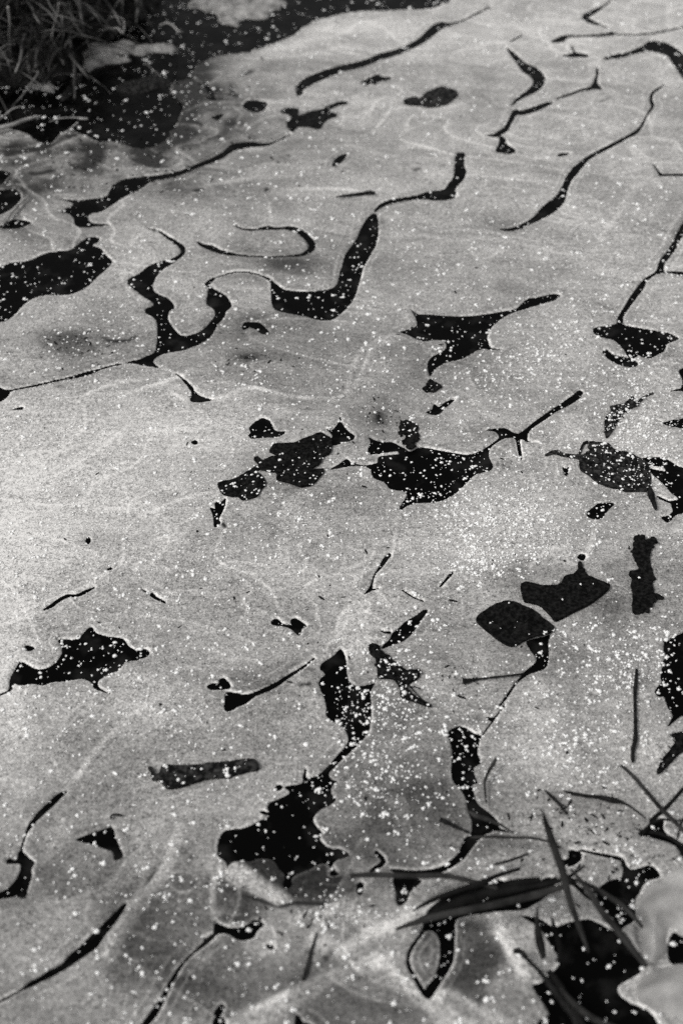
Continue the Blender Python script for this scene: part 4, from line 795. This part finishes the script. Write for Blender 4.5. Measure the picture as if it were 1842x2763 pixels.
for k, (name, cat, label, specs, hmm) in enumerate(SLAB):
    w, d = field(specs, 10, 1.0, 140, seed=k + 200); X, Y = sub(w)
    dd = np.clip(-d, 0, .05)
    Z = -.003 + hmm * .001 * (1 - np.exp(-dd / (.006 if cat != 'stone' else .012))) + .002 * fbm(X, Y, 60, k, 3)
    if cat == 'ice lump': Z = -.001 + hmm * .001 * (1 - np.exp(-dd / .011)) + .0008 * fbm(X, Y, 30, k, 3)
    if k in (4, 8, 10, 11): Z = Z + .002
    V, F4, F3, rim, _ = march(d, X, Y, Z)
    V, Fs = skirt(V, rim, .006)
    m_ = M['lump'] if cat == 'ice lump' else M['slab'] if k not in (9, 5, 8) else M['leaf_grey']
    o = build(name, V, F4, F3 + Fs, m_); recentre(o); tag(o, label, cat)

# ------------------------------------------------------------------ dark crumbs of plant debris
def crumbs(name, xs, ys, rs, m, label):
    V = []; F = []; r_ = random.Random(5)
    for x, y, r in zip(xs, ys, rs):
        q = y * _c + CAM_H * _s; a = x / q * FPX + PW / 2; b = PH / 2 - (y * _s - CAM_H * _c) / q * FPX
        i = min(max(int((b - gy[0]) / STEP), 0), NY - 1); j = min(max(int((a - gx[0]) / STEP), 0), NX - 1)
        z = float(HT[i, j]); th = r_.uniform(0, 6.3); el = r_.uniform(1, 4); base = len(V); k_ = 7
        for zz in (z - .0004, z + .0005):
            for k in range(k_):
                t = 2 * math.pi * k / k_; rr_ = r * r_.uniform(.5, 1.3); u, v = rr_ * el * math.cos(t), rr_ * math.sin(t)
                V.append((x + u * math.cos(th) - v * math.sin(th), y + u * math.sin(th) + v * math.cos(th), zz))
        V.append((x, y, z + .0008))
        for k in range(k_):
            F.append([base + k, base + (k+1) % k_, base + k_ + (k+1) % k_]); F.append([base + k, base + k_ + (k+1) % k_, base + k_ + k]); F.append([base + k_ + k, base + k_ + (k+1) % k_, base + 2*k_])
    o = build(name, np.array(V), [], F, m); tag(o, label, 'plant debris', kind='stuff')
cxs, cys, crs = [], [], []
rc = random.Random(17)
for (fx_, fy_, sx2, sy2, num) in ((784, 1200, 520, 750, 110), (300, 370, 230, 70, 130), (480, 190, 110, 60, 50), (160, 790, 80, 40, 40), (590, 825, 60, 20, 25), (870, 955, 40, 30, 25), (1400, 1950, 130, 90, 60), (1060, 1560, 50, 30, 20), (1300, 1870, 90, 60, 40), (700, 2120, 120, 60, 20)):
    for _ in range(num):
        x, y = ground((fx_ + rc.gauss(0, sx2 * .6)) * K, (fy_ + rc.gauss(0, sy2 * .6)) * K)
        if .3 < y < 3: cxs.append(float(x)); cys.append(float(y)); crs.append(rc.choice([.0004, .0005, .0007, .001]) * (1 if y < 1.3 else 1.5))
crumbs('plant_debris', cxs, cys, crs, M['twig'], 'tiny dark crumbs of plant debris on the ice')
# ------------------------------------------------------------------ snow grains
def ico():
    t = (1 + 5**.5) / 2
    v = np.array([(-1,t,0),(1,t,0),(-1,-t,0),(1,-t,0),(0,-1,t),(0,1,t),(0,-1,-t),(0,1,-t),(t,0,-1),(t,0,1),(-t,0,-1),(-t,0,1)], float)
    v /= np.linalg.norm(v[0])
    f = [(0,11,5),(0,5,1),(0,1,7),(0,7,10),(0,10,11),(1,5,9),(5,11,4),(11,10,2),(10,7,6),(7,1,8),(3,9,4),(3,4,2),(3,2,6),(3,6,8),(3,8,9),(4,9,5),(2,4,11),(6,2,10),(8,6,7),(9,8,1)]
    return v, np.array(f)
iv, if_ = ico()
cx, cy, cr = [], [], []
N0 = 1100000
ux = rng.uniform(-.95, .95, N0); uy = rng.uniform(.36, 3.0, N0)
# photo position of each trial point, to read the traced density
dz = CAM_H; dep = uy * _c + dz * _s; pv = (uy * _s - dz * _c) / dep
fx = (ux / dep * FPX + PW / 2) / K; fy = (PH / 2 - pv * FPX) / K
dens = np.interp(fy, [0, 300, 700, 1100, 1700, 2352], [.14, .22, .65, 1.0, 1.0, .95]) * 1.0
clump = np.clip(.95 + .6 * fbm(ux, uy, 26, 300, 3), .15, 3)
for (x, y, sx_, sy_, a) in SNOW: dens = dens + .72 * a * np.exp(-((fx - x)**2 / (2*sx_**2) + (fy - y)**2 / (2*sy_**2)))
dens = np.maximum(dens, .25)
ok = (np.abs(fx - 784) < 1000) & (rng.random(N0) < dens * clump / 14.0)
ux, uy = ux[ok], uy[ok]
# size: many fine, few coarse
r = np.exp(rng.normal(math.log(.00066), .52, len(ux))); r = np.clip(r, .00034, .0018) * np.interp(uy, [.5, 1.0, 1.4, 2.2], [1.0, 1.0, 1.3, 1.6])
hot = dens[ok]
cx.append(ux); cy.append(uy); cr.append(r)
big = r > .0014 * np.interp(uy, [.5, 1.0, 1.4, 2.2], [1.0, 1.0, 1.3, 1.6])                                     # coarse ones are clumps of several grains
for _ in range(2):
    bx_, by_, br_ = ux[big], uy[big], r[big]
    cx.append(bx_ + rng.normal(0, 1, len(bx_)) * br_ * 1.0); cy.append(by_ + rng.normal(0, 1, len(bx_)) * br_ * 1.1); cr.append(br_ * rng.uniform(.4, .8, len(bx_)))
cx = np.concatenate(cx); cy = np.concatenate(cy); cr = np.concatenate(cr); n = len(cx)
print('snow grains', n)
qd = cy * _c + CAM_H * _s; qx = cx / qd * FPX + PW / 2; qy = PH / 2 - (cy * _s - CAM_H * _c) / qd * FPX
qi = np.clip(((qy - gy[0]) / STEP).astype(int), 0, NY - 1); qj = np.clip(((qx - gx[0]) / STEP).astype(int), 0, NX - 1)
gz = HT[qi, qj]
sc = np.stack([rng.uniform(.75, 1.35, n), rng.uniform(.75, 1.35, n), rng.uniform(.45, .75, n)], 1) * cr[:, None]
th = rng.uniform(0, 6.28, n)
jit = 1 + rng.uniform(-.5, .4, (n, 12, 1))
P = iv[None] * jit * sc[:, None, :]
ct, st_ = np.cos(th)[:, None], np.sin(th)[:, None]
PX_ = P[..., 0] * ct - P[..., 1] * st_; PY_ = P[..., 0] * st_ + P[..., 1] * ct
VV = np.stack([PX_ + cx[:, None], PY_ + cy[:, None], P[..., 2] + gz[:, None] + .0002], -1).reshape(-1, 3)
FF = (if_[None] + (np.arange(n) * 12)[:, None, None]).reshape(-1, 3)
me = bpy.data.meshes.new('snow_grains')
me.vertices.add(len(VV)); me.vertices.foreach_set('co', VV.astype(np.float32).ravel())
me.loops.add(FF.size); me.loops.foreach_set('vertex_index', FF.ravel().astype(np.int32))
me.polygons.add(len(FF)); me.polygons.foreach_set('loop_start', (np.arange(len(FF)) * 3).astype(np.int32)); me.polygons.foreach_set('loop_total', np.full(len(FF), 3, np.int32))
me.polygons.foreach_set('use_smooth', np.full(len(FF), True)); me.update(calc_edges=True); me.materials.append(M['snow'])
o = bpy.data.objects.new('snow_grains', me); COL.objects.link(o); tag(o, 'white snow grains scattered over the ice', 'snow', kind='stuff')
